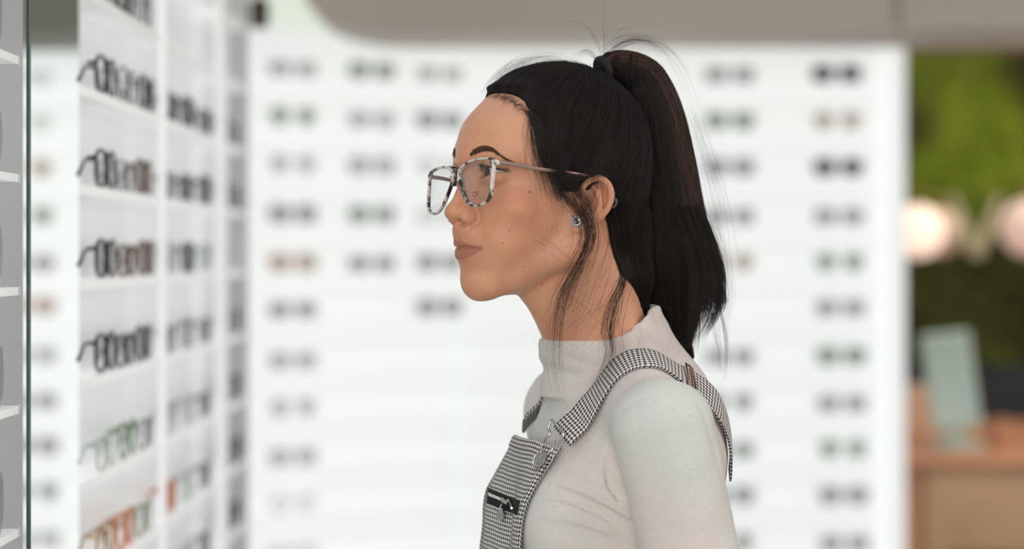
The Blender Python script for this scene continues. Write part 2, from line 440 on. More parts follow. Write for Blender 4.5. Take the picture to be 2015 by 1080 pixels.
shelfkinds = [
    [('square', 'grey', 'clear'), ('wide', 'black', 'clear'), ('round', 'grey', 'clear')],
    [('wide', 'black', 'clear'), ('wide', 'grey', 'clear'), ('round', 'black', 'clear'), ('square', 'black', 'clear'), ('wide', 'black', 'smoke'), ('square', 'black', 'clear'), ('round', 'black', 'clear'), ('square', 'grey', 'clear')],
    [('wide', 'black', 'clear'), ('square', 'grey', 'clear'), ('wide', 'brown', 'smoke'), ('square', 'grey', 'clear'), ('square', 'black', 'smoke'), ('wide', 'black', 'smoke'), ('wide', 'black', 'clear'), ('square', 'grey', 'clear')],
    [('wide', 'black', 'grey'), ('square', 'brown', 'clear'), ('wide', 'brown', 'smoke'), ('round', 'clear', 'clear'), ('wide', 'black', 'green'), ('round', 'clear', 'clear'), ('round', 'clear', 'clear'), None],
    [('wide', 'black', 'clear'), ('square', 'black', 'clear'), ('wide', 'black', 'grey'), ('square', 'grey', 'clear'), ('wide', 'grey', 'clear'), ('square', 'grey', 'grey'), ('square', 'grey', 'clear'), ('wide', 'grey', 'clear')],
    [('square', 'clear', 'clear'), ('round', 'green', 'clear'), ('square', 'grey', 'clear'), ('round', 'clear', 'clear'), ('wide', 'clear', 'clear'), ('square', 'grey', 'smoke'), ('round', 'clear', 'clear'), ('wide', 'black', 'clear')],
    [('round', 'gold', 'clear'), ('wide', 'orange', 'clear'), ('square', 'olive', 'clear'), ('round', 'orange', 'clear'), ('wide', 'clear', 'clear'), ('square', 'grey', 'smoke'), ('wide', 'grey', 'clear'), ('wide', 'black', 'clear')],
    [('wide', 'black', 'clear'), ('square', 'grey', 'clear'), ('wide', 'olive', 'clear'), ('round', 'green', 'clear'), ('wide', 'clear', 'clear'), ('square', 'grey', 'smoke'), ('wide', 'grey', 'clear'), ('round', 'black', 'clear')],
    [('round', 'black', 'clear'), ('wide', 'clear', 'clear'), ('square', 'grey', 'clear'), ('round', 'green', 'clear'), ('wide', 'gold', 'clear'), ('square', 'clear', 'clear'), ('wide', 'grey', 'clear'), ('round', 'grey', 'clear')],
]
zpos = [2.865, 3.015, 3.17, 3.40, 3.59, 3.80, 4.06, 4.20]
for k, row in enumerate(shelfkinds):
    for q, spec in enumerate(row):
        if spec is None: continue
        jit = 0.012 * math.sin(k * 3.1 + q * 5.7)
        bay = ['near bay', 'near bay', 'near bay', 'middle bay', 'middle bay', 'middle bay', 'far bay', 'far bay'][q]
        pos = [0, 1, 2, 0, 1, 2, 0, 1][q]
        wh = ['top shelf'] + [f'{ORD[i]} shelf down' for i in range(1, 9)]
        glasses(spec[0], spec[1], spec[2], (XF - 0.005, zpos[q] + jit, SHZ[k + 1 - 0] + 0.0 if k + 1 < len(SHZ) else 1.0), math.pi / 2, f'{FN[spec[1]]} glasses, {wh[k]} of the slanting unit, {ORD[pos]} in the {bay}',
                'eyeglasses on the slanting shelving unit', r=0.0021 if spec[1] in ('black', 'brown', 'orange') else 0.0014)

# ------------------------------------------------------------------ nearest shelving unit and its glass door, cut by the picture's edge
XA = -0.4595
near = empty('display_cabinet', (-0.49, 2.1, 0)); tag(near, 'grey display cabinet with clear shelves of pale grey glasses, cut off by the picture edge', 'cabinet')
def npart(name, mb, m):
    o = mb.build(name, m, near); o.matrix_parent_inverse = Matrix.Translation((0.49, -2.1, 0)); return o
mb = MB(); mb.box((-0.4965, 2.115, 1.2), (0.012, 0.62, 2.4)); npart('back_panel', mb, mat('cabinet_back', srgb(178, 179, 181), rough=0.4, emit=(0.95, 0.98, 1, 1), es=0.05))
CLEARSH = mat('clear_shelf', srgb(236, 238, 238), rough=0.1, alpha=0.72)
for z in SHZ[1:]:
    mb = MB(); mb.box(((XA - 0.4905) / 2, 2.02, z - 0.006), (XA + 0.4905, 0.46, 0.0075), bev=0.0006); npart('shelf', mb, EDGE)
    mb = MB(); mb.box(((XA - 0.4905) / 2, 2.256, z - 0.006), (XA + 0.4905, 0.012, 0.0085), bev=0.0008); npart('shelf_cap', mb, CLEARSH)
k = 0
for z, spec in zip(SHZ[1:7], [('wide', 'clear', 'grey'), ('round', 'clear', 'grey'), ('round', 'clear', 'grey'), ('round', 'clear', 'grey'), ('wide', 'clear', 'grey'), ('wide', 'clear', 'grey')]):
    o = glasses(spec[0], spec[1], spec[2], (XA - 0.004, 2.145, z - 0.0015), math.pi / 2, f'pale grey lens glasses on the {ORD[k]} clear shelf down of the grey cabinet', 'sunglasses in the grey cabinet', r=0.0012, folded=True); k += 1
    o.scale = (1.0, 1.0, 1.35)
pane = empty('glass_door', (-0.452, 2.16, 0)); tag(pane, 'clear glass cabinet door with a dark green polished edge', 'glass door')
GL = mat('door_glass', srgb(232, 240, 236), rough=0.02, alpha=0.06)
mb = MB(); mb.box((0, 0, 1.2), (0.004, 0.20, 2.36)); mb.build('pane', GL, pane)
mb = MB(); mb.box((0, 0.1015, 1.2), (0.004, 0.004, 2.36), bev=0.0008); mb.build('pane_edge', mat('green_glass_edge', srgb(34, 62, 52), rough=0.1), pane)

# ------------------------------------------------------------------ moss wall, pendant globes, counter and small mirror beyond
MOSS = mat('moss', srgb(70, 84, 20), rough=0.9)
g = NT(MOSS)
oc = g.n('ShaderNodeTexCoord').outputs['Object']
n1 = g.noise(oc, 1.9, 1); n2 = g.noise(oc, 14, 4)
cc = g.mix(g.ramp(n1, 0.44, 0.66), srgb(74, 74, 26), srgb(150, 168, 40))  # yellow-green moss tone also paints in a lit patch
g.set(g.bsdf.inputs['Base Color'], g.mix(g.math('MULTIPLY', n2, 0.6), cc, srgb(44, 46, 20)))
YM = 9.6
rr = random.Random(3)
x0, x1 = PX(1660, 0, YM).x, PX(2120, 0, YM).x
zlo = PX(0, 715, YM).z
V = []; F = []; nx, nz = 60, 80
for j in range(nz):
    for i in range(nx):
        x = x0 + (x1 - x0) * i / (nx - 1); z = zlo + (2.75 - zlo) * j / (nz - 1)
        V.append((x, YM - 0.03 - 0.05 * rr.random() - 0.04 * math.sin(x * 9 + 2 * math.sin(z * 5)), z))
for j in range(nz - 1):
    for i in range(nx - 1): F.append((j * nx + i, j * nx + i + 1, (j + 1) * nx + i + 1, (j + 1) * nx + i))
nV = len(V)
V += [(x0, YM + .03, zlo), (x1, YM + .03, zlo), (x1, YM + .03, 2.75), (x0, YM + .03, 2.75)]
F += [(nV + 3, nV + 2, nV + 1, nV)]
mm = MB(); mm.add(V, F); o = mm.build('moss_wall', MOSS, smooth=True); tag(o, 'dark green living moss wall with yellow-green patches, partly painted-in light', 'moss wall')
mb = MB(); mb.box(((x0 + x1) / 2, YM + 0.02, zlo / 2), (x1 - x0, 0.1, zlo - 0.004)); o = mb.build('dado_panel', mat('black_panel', srgb(38, 38, 44), rough=0.5)); tag(o, 'black panel under the moss wall', 'panel')
def globe(px, py, Y, r, col, es, label, frosted=0.25):
    p = PX(px, py, Y)
    e = empty('pendant_lamp', (p.x, Y, p.z)); tag(e, label, 'lamp', 'pendant lamps before the moss wall')
    mb = MB(); mb.lathe([(r * math.sin(math.pi * k / 20) + 1e-5, -r * math.cos(math.pi * k / 20)) for k in range(21)], 28)
    mb.build('globe', mat('lamp_globe', col, rough=frosted, emit=col, es=es), e, smooth=True)
    mb = MB(); mb.lathe([(0.012, r - 0.004), (0.02, r), (0.02, r + 0.03), (0.006, r + 0.045)], 16); mb.build('lamp_cap', mat('brass', srgb(150, 120, 80), rough=0.3, metal=1), e, smooth=True)
    mb = MB(); mb.tube([(0, 0, r + 0.04), (0, 0, 2.79 - p.z)], 0.0025, 6); mb.build('cord', FR['black'], e)
globe(1806, 455, 8.0, 0.088, srgb(246, 218, 200), 0.85, 'brightly lit round pendant lamp half hidden by the white end post')
globe(1846, 457, 8.3, 0.083, srgb(196, 170, 146), 0.22, 'dim round pendant lamp overlapping the bright one')
globe(2024, 448, 8.0, 0.095, srgb(214, 184, 170), 0.45, 'round pinkish pendant lamp cut by the picture edge')
# leaning pale cone pair of the lamp stand reads as a V
p = PX(1920, 450, 8.6)
e = empty('wall_sculpture', (p.x, 8.6, p.z)); tag(e, 'pale V-shaped ornament between the round lamps', 'ornament')
mb = MB()
for s in (-1, 1): mb.tube([(0, 0, -0.10), (s * 0.045, 0, 0.0), (s * 0.085, 0, 0.12)], [0.022, 0.026, 0.012], 10)
mb.build('pale_arms', mat('pale_plaster', srgb(176, 164, 132), rough=0.6), e, smooth=True)
mb = MB(); mb.tube([(0, 0, 0.05), (0, 0, 2.79 - p.z)], 0.002, 6); mb.tube([(0.05, 0, 0.03), (0, 0, 0.2)], 0.002, 6); mb.tube([(-0.05, 0, 0.03), (0, 0, 0.2)], 0.002, 6)
mb.build('hanging_wire', FR['black'], e)
# counter
WOOD = mat('warm_wood', srgb(232, 164, 126), rough=0.45, noise=0.35, nscale=5)
p = PX(1960, 872, 7.6)
tb = empty('counter_table', (p.x, 7.6, 0)); tag(tb, 'warm wooden counter table standing before the moss wall', 'table')
mb = MB(); mb.box((0.07, 0.1, p.z), (0.95, 1.4, 0.035), bev=0.006); mb.build('table_top', WOOD, tb)
for sx in (-1, 1):
    for s2 in (-1, 1):
        mb = MB(); mb.box((0.07 + sx * 0.42, 0.1 + s2 * 0.62, (p.z - 0.018) / 2), (0.05, 0.05, p.z - 0.018), bev=0.004); mb.build('leg', WOOD, tb)
mb = MB(); mb.box((0.07, -0.55, p.z - 0.20), (0.78, 0.03, 0.36)); mb.build('front_board', mat('tan_board', srgb(206, 168, 132), rough=0.5, noise=0.35, nscale=6), tb)
tz = p.z + 0.0185
# pale blue tilted countertop mirror on a disc foot
p2 = PX(1880, 0, 7.2)
mr = empty('countertop_mirror', (p2.x, 7.2, tz)); tag(mr, 'pale blue tilted countertop mirror on a wide foot, on the wooden counter', 'mirror')
BL = mat('pale_blue_lacquer', srgb(184, 202, 194), rough=0.3)
mb = MB(); mb.lathe([(0.09, 0.0), (0.09, 0.010), (0.05, 0.022), (0.018, 0.035), (0.014, 0.07)], 28); mb.build('foot', BL, mr, smooth=True)
rot = Matrix.Rotation(math.radians(-6), 3, 'Y') @ Matrix.Rotation(math.radians(-10), 3, 'X')
mb = MB(); mb.box((-0.014, 0, 0.20), (0.145, 0.014, 0.29), rot=rot, bev=0.006); mb.build('mirror_panel', BL, mr)
mb = MB(); mb.box((-0.012, -0.009, 0.20), (0.125, 0.004, 0.26), rot=rot, bev=0.0015); mb.build('mirror_glass', mat('mirror_face', srgb(166, 184, 176), rough=0.2, metal=0.3), mr)
def blob(name, px, py, Y, size, m, label, cat, kind='box'):
    p = PX(px, py, Y)
    mb = MB()
    if kind == 'box': mb.box((0, 0, size[2] / 2), size, bev=min(size) * 0.2)
    else: mb.lathe([(size[0] * .5, 0), (size[0] * .5, size[2] * .55), (size[0] * .28, size[2] * .75), (size[0] * .26, size[2])], 20)
    o = mb.build(name, m, smooth=(kind != 'box')); o.location = (p.x, Y, tz); tag(o, label, cat); return o
blob('cardboard_box', 1806, 0, 7.7, (0.10, 0.10, 0.16), mat('kraft_card', srgb(214, 176, 152), rough=0.7), 'tan box on the counter close to the white end post', 'box')
blob('storage_jar', 1968, 0, 7.25, (0.07, 0.07, 0.085), mat('terracotta', srgb(186, 126, 96), rough=0.6), 'small terracotta jar on the counter beside the pale blue mirror', 'jar', 'lathe')
# dark chair before the counter
p = PX(1830, 1040, 6.95)
ch = empty('cafe_chair', (p.x + 0.12, 6.62, 0)); tag(ch, 'dark low-backed chair before the wooden counter, its top edge at the picture bottom', 'chair')
DK = mat('dark_upholstery', srgb(96, 74, 60), rough=0.7)
mb = MB(); mb.box((0, -0.05, 0.44), (0.38, 0.38, 0.05), bev=0.012); mb.build('seat', DK, ch)
mb = MB(); mb.box((0, -0.225, 0.63), (0.34, 0.03, 0.16), bev=0.012); mb.build('backrest', DK, ch)
for sx in (-1, 1):
    for sy in (-1, 1):
        mb = MB(); mb.tube([(sx * 0.15, sy * 0.15 - 0.05, 0.44), (sx * 0.18, sy * 0.18 - 0.05, 0.0)], 0.012, 8); mb.build('leg', FR['black'], ch, smooth=True)
    mb = MB(); mb.tube([(sx * 0.14, -0.22, 0.42), (sx * 0.14, -0.225, 0.62)], 0.010, 8); mb.build('back_post', FR['black'], ch, smooth=True)

# added small dark fitting standing in for the shelf top's far end
p = PX(510, 26, 4.9)
sp = empty('dark_fitting', (p.x, 4.9, p.z)); tag(sp, 'small dark added fitting above the far end of the shelving unit', 'fitting')
mb = MB(); mb.lathe([(0.014, -0.030), (0.019, -0.028), (0.021, 0.022), (0.010, 0.030)], 18); mb.build('fitting_head', mat('dark_bronze', srgb(70, 54, 44), rough=0.4), sp, smooth=True)
mb = MB(); mb.tube([(0, 0, 0.028), (0, 0, 2.80 - p.z)], 0.005, 8); mb.build('stem', FR['black'], sp)
# ------------------------------------------------------------------ implicit-surface sculpting (millimetres)
def smin(a, b, k):
    h = np.maximum(k - np.abs(a - b), 0) / k
    return np.minimum(a, b) - h * h * k * 0.25
def smax(a, b, k): return -smin(-a, -b, k)
def ell(x, y, z, c, r, rot=0.0):
    """ellipsoid; rot = rotation about the y axis in degrees (nose-up positive)"""
    px, py, pz = x - c[0], y - c[1], z - c[2]
    if rot:
        a = math.radians(rot); px, pz = px * math.cos(a) + pz * math.sin(a), -px * math.sin(a) + pz * math.cos(a)
    qx, qy, qz = px / r[0], py / r[1], pz / r[2]
    k0 = np.sqrt(qx * qx + qy * qy + qz * qz)
    k1 = np.sqrt((qx / r[0]) ** 2 + (qy / r[1]) ** 2 + (qz / r[2]) ** 2) + 1e-9
    return k0 * (k0 - 1) / k1
def cone(x, y, z, a, b, ra, rb):
    """capsule whose radius runs from ra to rb"""
    ax, ay, az = a; bx, by, bz = b[0] - ax, b[1] - ay, b[2] - az
    L = bx * bx + by * by + bz * bz
    px, py, pz = x - ax, y - ay, z - az
    t = np.clip((px * bx + py * by + pz * bz) / L, 0, 1)
    return np.sqrt((px - bx * t) ** 2 + (py - by * t) ** 2 + (pz - bz * t) ** 2) - (ra + (rb - ra) * t)
def gau(v, s): return np.exp(-(v * v) / (2 * s * s))
def sstep(v, a, b):
    t = np.clip((v - a) / (b - a), 0, 1); return t * t * (3 - 2 * t)

def surface_nets(fn, lo, hi, h):
    ax = [np.arange(lo[i], hi[i] + h, h, dtype=np.float32) for i in range(3)]
    X, Y, Z = np.meshgrid(*ax, indexing='ij', sparse=False)
    f = fn(X, Y, Z).astype(np.float32)
    # close the volume at the box sides
    s = f < 0
    n0, n1, n2 = f.shape
    cs = np.zeros((n0 - 1, n1 - 1, n2 - 1), np.int8)
    for i in (0, 1):
        for j in (0, 1):
            for k in (0, 1):
                cs += s[i:n0 - 1 + i, j:n1 - 1 + j, k:n2 - 1 + k]
    act = (cs > 0) & (cs < 8)
    I, J, K = np.nonzero(act)
    idx = -np.ones(act.shape, np.int64); idx[I, J, K] = np.arange(len(I))
    acc = np.zeros((len(I), 3), np.float64); cnt = np.zeros(len(I))
    for a in range(3):
        for u in (0, 1):
            for v in (0, 1):
                o0 = [0, 0, 0]; o1 = [0, 0, 0]
                b, c = (a + 1) % 3, (a + 2) % 3
                o0[b] = u; o0[c] = v; o1[b] = u; o1[c] = v; o1[a] = 1
                f0 = f[I + o0[0], J + o0[1], K + o0[2]]; f1 = f[I + o1[0], J + o1[1], K + o1[2]]
                m = (f0 < 0) != (f1 < 0)
                t = np.where(m, f0 / np.where(m, f0 - f1, 1), 0)
                p = np.tile(np.array(o0, float), (len(I), 1)); p[:, a] = t
                acc += p * m[:, None]; cnt += m
    P = acc / cnt[:, None] + np.stack([I, J, K], 1)
    V = P * h + np.array([ax[0][0], ax[1][0], ax[2][0]])
    quads = []
    for a in range(3):
        b, c = (a + 1) % 3, (a + 2) % 3
        sl0 = [slice(None)] * 3; sl1 = [slice(None)] * 3
        sl0[a] = slice(0, -1); sl1[a] = slice(1, None)
        s0, s1 = s[tuple(sl0)], s[tuple(sl1)]
        E = np.stack(np.nonzero(s0 != s1), 1)
        ok = (E[:, b] > 0) & (E[:, c] > 0) & (E[:, b] < f.shape[b] - 1) & (E[:, c] < f.shape[c] - 1)
        E = E[ok]
        inside = s0[E[:, 0], E[:, 1], E[:, 2]]
        def at(db, dc):
            Q = E.copy(); Q[:, b] += db; Q[:, c] += dc
            return idx[Q[:, 0], Q[:, 1], Q[:, 2]]
        q = np.stack([at(-1, -1), at(0, -1), at(0, 0), at(-1, 0)], 1)
        q[~inside] = q[~inside][:, ::-1]
        quads.append(q)
    Q = np.concatenate(quads)
    Q = Q[(Q >= 0).all(1)]
    return V, Q

# frames: head-local and body-local millimetres -> metres relative to the person's root (which stands on the floor)
PX0, PY0 = (1075 - W / 2) / FPX * 2.3, 2.3
PZ0 = CAM_Z + (HOR - 400) / FPX * 2.3
def frame(yaw, off=(0, 0)):
    c, s = math.cos(math.radians(yaw)), math.sin(math.radians(yaw))
    def to(P):
        P = np.asarray(P, float)
        x, y, z = P[..., 0], P[..., 1], P[..., 2]
        return np.stack([(-c * x + s * y + off[0]) / 1000, (-s * x - c * y + off[1]) / 1000, z / 1000 + PZ0], -1)
    def inv(Q):
        Q = np.asarray(Q, float)
        X, Y, Z = Q[..., 0] * 1000 - off[0], Q[..., 1] * 1000 - off[1], (Q[..., 2] - PZ0) * 1000
        return np.stack([-c * X - s * Y, s * X - c * Y, Z], -1)
    return to, inv
HEAD, HEAD_INV = frame(29)
BODY, BODY_INV = frame(15, (57.7, 32.0))
def unpix(px, py, depth_off):
    """root-relative point seen at a pixel, at world distance 2.3 + depth_off metres"""
    Y = 2.3 + depth_off
    return np.array([(px - W / 2) / FPX * Y - PX0, depth_off, CAM_Z + (HOR - py) / FPX * Y])
def topix(Q):
    Q = np.asarray(Q); X, Y, Z = Q[..., 0] + PX0, Q[..., 1] + PY0, Q[..., 2]
    return np.stack([W / 2 + FPX * X / Y, HOR - FPX * (Z - CAM_Z) / Y], -1)

def skull(x, y, z):
    f = ell(x, y, z, (-10, 0, 48), (88, 71, 79))
    f = smin(f, ell(x, y, z, (28, 0, 46), (57, 60, 56)), 20)
    f = smin(f, ell(x, y, z, (-35, 0, 10), (56, 60, 62)), 20)
    return f

EYE = (70, 31, 27)
# forward correction of the face, read off the photographed profile: z (mm) -> push along x (mm)
PROF = [(-200, 0), (-88, 0), (-80, 0.8), (-70, 1.4), (-60, 0.9), (-55, 0.2), (-34, 0), (-20, 0), (20, 0), (37, 2.0), (43, 0.9), (50, 0), (59, 0.4), (68, 1.8), (76, 1.5), (83, 0.2), (90, -1.5), (99, -2.4), (106, -2.3), (130, 0)]
PROF2 = [(-85, 0), (-60, 0.5), (-50, 0), (-40, -0.5), (-34, -0.2), (-29, 1.9), (-23, 2.7), (-19, -1.0), (-12, -0.8), (0, -1), (20, 0)]
def head_sdf(x, y, z):
    ay = np.abs(y)
    pz = np.interp(z, [p[0] for p in PROF], [p[1] for p in PROF]).astype(x.dtype)
    x = x - pz * sstep(x, 10, 70)
    p2 = np.interp(z, [p[0] for p in PROF2], [p[1] for p in PROF2]).astype(x.dtype)
    x = x - p2 * sstep(x, 50, 80) * gau(ay, 11)
    f = skull(x, y, z)
    # neck
    f = smin(f, cone(x, y, z, (-22, 0, -40), (-70, 0, -165), 49, 50.5), 16)
    # face mass
    f = smin(f, ell(x, ay, z, (30, 0, -8), (58, 57, 58)), 14)
    f = smin(f, ell(x, ay, z, (44, 0, -50), (47, 40, 36)), 14)
    f = smin(f, ell(x, ay, z, (56, 40, -6), (15, 17, 14)), 14)           # cheekbone
    f = smin(f, ell(x, ay, z, (58, 26, -32), (20, 19, 24)), 14)          # cheek
    f = smin(f, cone(x, ay, z, (6, 44, -46), (66, 12, -77), 12, 12), 12)  # jaw
    f = smin(f, cone(x, ay, z, (6, 44, -46), (-4, 50, -5), 13, 14), 14)
    f = smin(f, ell(x, ay, z, (72, 0, -76.5), (16, 17, 16)), 9)           # chin
    f = smin(f, ell(x, ay, z, (46, 0, -68), (34, 26, 14)), 10)           # under the chin
    f = smin(f, cone(x, ay, z, (4, 0, -82), (-28, 0, -118), 21, 21), 14)  # throat
    # brow
    f = smin(f, cone(x, ay, z, (82, 0, 42), (64, 44, 47), 6, 6), 20)
    # sockets
    f = smax(f, -ell(x, ay, z, (93, 30, 25), (14, 16, 10)), 12)
    # eyelids
    e = np.sqrt((x - EYE[0]) ** 2 + (ay - EYE[1]) ** 2 + (z - EYE[2]) ** 2)
    f = smin(f, e - 14.1, 4)
    f = smin(f, cone(x, ay, z, (80, 22, 20), (74, 42, 21), 3, 2), 5)     # lower lid bag
    t = (ay - 31) / 14.0
    up = 28.4 + 3.5 * np.maximum(1 - t * t, 0) ** 0.8 + 0.2 * t
    lw = 26.4 - 2.8 * np.maximum(1 - t * t, 0) ** 0.8 + 1.6 * t
    slit = np.maximum(np.maximum(z - up, lw - z), (np.abs(t) - 1) * 14)
    f = smax(f, -np.maximum(slit, e - 17), 0.8)
    f += 0.9 * gau(z - up - 3.4, 0.8) * sstep(1.15 - np.abs(t), 0, 0.3) * sstep(x, 60, 70)
    # nose
    n = cone(x, ay, z, (80.5, 0, 31), (98.0, 0, -7), 5.6, 7.0)
    n = smin(n, ell(x, ay, z, (99.5, 0, -9.5), (9, 9.5, 8.3)), 6)
    n = smin(n, cone(x, ay, z, (77, 6, 20), (87, 10, -8), 5, 6), 8)
    n = smin(n, ell(x, ay, z, (90.6, 12.4, -13.6), (8.8, 6.6, 8.0), 10), 4)
    n = smin(n, cone(x, ay, z, (99, 0, -16), (92, 0, -19), 3.6, 4), 3)
    f += 1.0 * gau(np.sqrt((x - 83) ** 2 + (ay - 18.5) ** 2 + (z + 13) ** 2) - 1, 3.2)
    f = smin(f, n, 6)
    # mouth
    f = smin(f, ell(x, ay, z, (80, 0, -28), (15, 18, 12)), 9)
    f = smin(f, ell(x, ay, z, (70, 0, -38), (24, 24, 20)), 10)
    zm = -43.0 + 1.0 * gau(ay - 9, 5) - 0.8 * gau(ay, 3) + 0.5 * sstep(ay, 18, 26)
    ul = cone(x, ay, z, (89.9, 4.5, -38.6), (76.4, 23, -42.4), 6.1, 2.8)
    ul = smin(ul, ell(x, ay, z, (90.5, 0, -40.5), (5.5, 4, 4)), 3)
    f = smin(f, ul, 3.5)
    ll = cone(x, ay, z, (89.2, 3.5, -48.6), (77, 20, -45.2), 6.3, 3.0)
    f = smin(f, ll, 3.5)
    f += 2.3 * gau(z - zm, 0.8) * sstep(26 - ay, -1, 3) * sstep(x, 62, 70)
    f += 1.2 * gau(np.sqrt((x - 77) ** 2 + (ay - 26) ** 2 + (z + 43) ** 2), 3.2)
    f += 1.1 * gau(ay, 2.6) * gau(z + 29, 5) * sstep(x, 70, 84)
    f += 1.6 * gau(z + 59.5, 4.0) * gau(ay, 16) * sstep(x, 60, 80)
    cr = path(x, ay, z, [(87.5, 19.0, -5.5), (83.2, 20.6, -11), (83.6, 19.8, -18), (88.5, 16.6, -22.5)], [0, 0, 0, 0], 0.5)
    f += 1.9 * gau(cr, 1.7)
    f = smax(f, -ell(x, ay, z, (97.4, 11.5, -20.6), (6.4, 5.4, 2.5), 12), 0.8)
    f = smax(f, -cone(x, ay, z, (96.6, 8.4, -21), (91.0, 5.0, -7), 3.6, 2.2), 0.8)
    # ear
    return smin(f, ear_sdf(x, ay, z), 3.0)

def path(x, y, z, pts, rs, k=2.0):
    f = None
    for i in range(len(pts) - 1):
        d = cone(x, y, z, pts[i], pts[i + 1], rs[i], rs[i + 1])
        f = d if f is None else smin(f, d, k)
    return f


def catmull(pts, rs=None, n=4):
    P = [np.array(p, float) for p in pts]; R = list(rs) if rs is not None else [0] * len(P)
    out, ro = [], []
    for i in range(len(P) - 1):
        a, b, c, d = P[max(i - 1, 0)], P[i], P[i + 1], P[min(i + 2, len(P) - 1)]
        for k in range(n):
            t = k / n
            out.append(0.5 * (2 * b + (c - a) * t + (2 * a - 5 * b + 4 * c - d) * t * t + (3 * b - a - 3 * c + d) * t ** 3))
            ro.append(R[i] * (1 - t) + R[i + 1] * t)
    out.append(P[-1]); ro.append(R[-1])
    return (out, ro) if rs is not None else out

EAR_A, EAR_T = math.radians(22), math.radians(13)     # stands off the head; leans back
def ear_uvw(x, y, z):
    ca, sa = math.cos(EAR_A), math.sin(EAR_A)
    dx, dy, dz = 4 - x, y - 66.0, z + 0.0
    u = dx * ca + dy * sa
    w = -dx * sa + dy * ca
    ct, st = math.cos(EAR_T), math.sin(EAR_T)
    return u * ct - dz * st, w, u * st + dz * ct
def ear_sdf(x, y, z):
    u, w, v = ear_uvw(x, y, z)
    out = np.maximum(np.maximum(np.abs(u - 13) - 26, np.abs(v) - 38), np.abs(w) - 16).astype(np.float32) + 2
    m = (np.abs(u - 13) < 26) & (np.abs(v) < 38) & (np.abs(w) < 16)
    if m.any(): out[m] = ear_core(u[m], w[m], v[m])
    return out
def ear_core(u, w, v):
    f = ell(u, w, v, (13, -1, 1), (17, 2.4, 23), 0)
    f = smin(f, ell(u, w, v, (5, 0.5, -19.5), (8.0, 3.2, 9)), 4)             # lobe
    hp, hr = catmull([(2, 1, 5), (1, 3, 13), (5, 4, 21), (13, 4.5, 25.5), (22, 4.5, 23), (28, 4.2, 14), (28.5, 3.4, 3), (24, 2.6, -8), (16, 2, -17), (8, 1.5, -22)],
                     [2.0, 2.5, 2.8, 3.0, 3.2, 3.2, 3.0, 2.7, 2.7, 3.0], 3)
    f = smin(f, path(u, w, v, hp, hr, 1.0), 2.0)
    ap, ar = catmull([(11, 2.5, 17), (17, 3.5, 10), (19.8, 3.8, 1), (17, 3.5, -8), (10, 3, -13)], [1.8, 2.5, 2.9, 2.8, 2.6], 3)
    anti = smin(path(u, w, v, ap, ar, 1.0), cone(u, w, v, (17, 3.5, 10), (18, 2.5, 17), 2.4, 1.4), 2)
    f = smin(f, anti, 2.5)
    f = smin(f, ell(u, w, v, (-1.0, 2.2, -3.5), (4.2, 3.6, 6.5)), 2.5)   # tragus
    f = smax(f, -ell(u, w, v, (9, 4.6, -2), (7.0, 6.2, 9.0)), 2.2)     # concha
    f = smax(f, -ell(u, w, v, (5.5, 0, -6), (3.6, 8, 4.2)), 1.5)       # canal
    return f
# ------------------------------------------------------------------ torso, arms, legs, clothing shapes (body-local mm)
def torso_core(x, y, z, legs=False):
    ay = np.abs(y)
    f = ell(x, ay, z, (-6, 0, -280), (80, 118, 120))
    f = smin(f, cone(x, ay, z, (-8, 50, -196), (-8, 140, -206), 36, 34), 20)
    f = smin(f, cone(x, ay, z, (-30, 0, -132), (-46, 12, -185), 31, 39), 12)
    f = smin(f, cone(x, ay, z, (-14, 25, -150), (-6, 125, -197), 32, 26), 16)      # trapezius
    f = smin(f, ell(x, ay, z, (-48, 32, -240), (52, 80, 92)), 24)                 # upper back
    f = smin(f, ell(x, ay, z, (61, 56, -306), (34, 44, 50)), 32)                  # bust
    f = smin(f, ell(x, ay, z, (12, 0, -400), (80, 112, 130)), 30)
    arm = cone(x, ay, z, (-8, 152, -208), (-30, 171, -335), 42, 38)
    arm = smin(arm, cone(x, ay, z, (-30, 171, -335), (-48, 182, -465), 38, 33), 16)
    f = smin(f, arm, 9)
    f = smin(f, cone(x, ay, z, (-48, 182, -465), (34, 188, -690), 33, 23), 12)
    if legs:
        f = smin(f, ell(x, ay, z, (-4, 0, -560), (98, 158, 130)), 40)
        f = smin(f, cone(x, ay, z, (0, 82, -620), (8, 86, -1010), 78, 46), 20)
        f = smin(f, cone(x, ay, z, (8, 86, -1010), (-8, 90, -1440), 46, 30), 16)
        f = smin(f, cone(x, ay, z, (-20, 90, -1510), (110, 100, -1520), 26, 20), 16)
    return f
def hand_sdf(x, y, z):
    ay = np.abs(y)
    f = cone(x, ay, z, (38, 190, -690), (46, 192, -725), 21, 18)
    f = smin(f, ell(x, ay, z, (52, 192, -752), (38, 13, 42)), 12)
    for k, (fx, L) in enumerate([(80, 36), (62, 41), (44, 38), (28, 30)]):
        p0, p1, p2, p3 = (fx, 192, -775), (fx + 4, 190, -790 - L * .6), (fx + 8, 183, -790 - L * 1.25), (fx + 9, 172, -790 - L * 1.7)
        f = smin(f, path(x, ay, z, [p0, p1, p2, p3], [9, 8.2, 7.4, 6.2], 2), 2.5)
    return smin(f, path(x, ay, z, [(66, 190, -722), (90, 182, -752), (98, 174, -785), (97, 170, -806)], [12, 10, 8.6, 7], 3), 5)

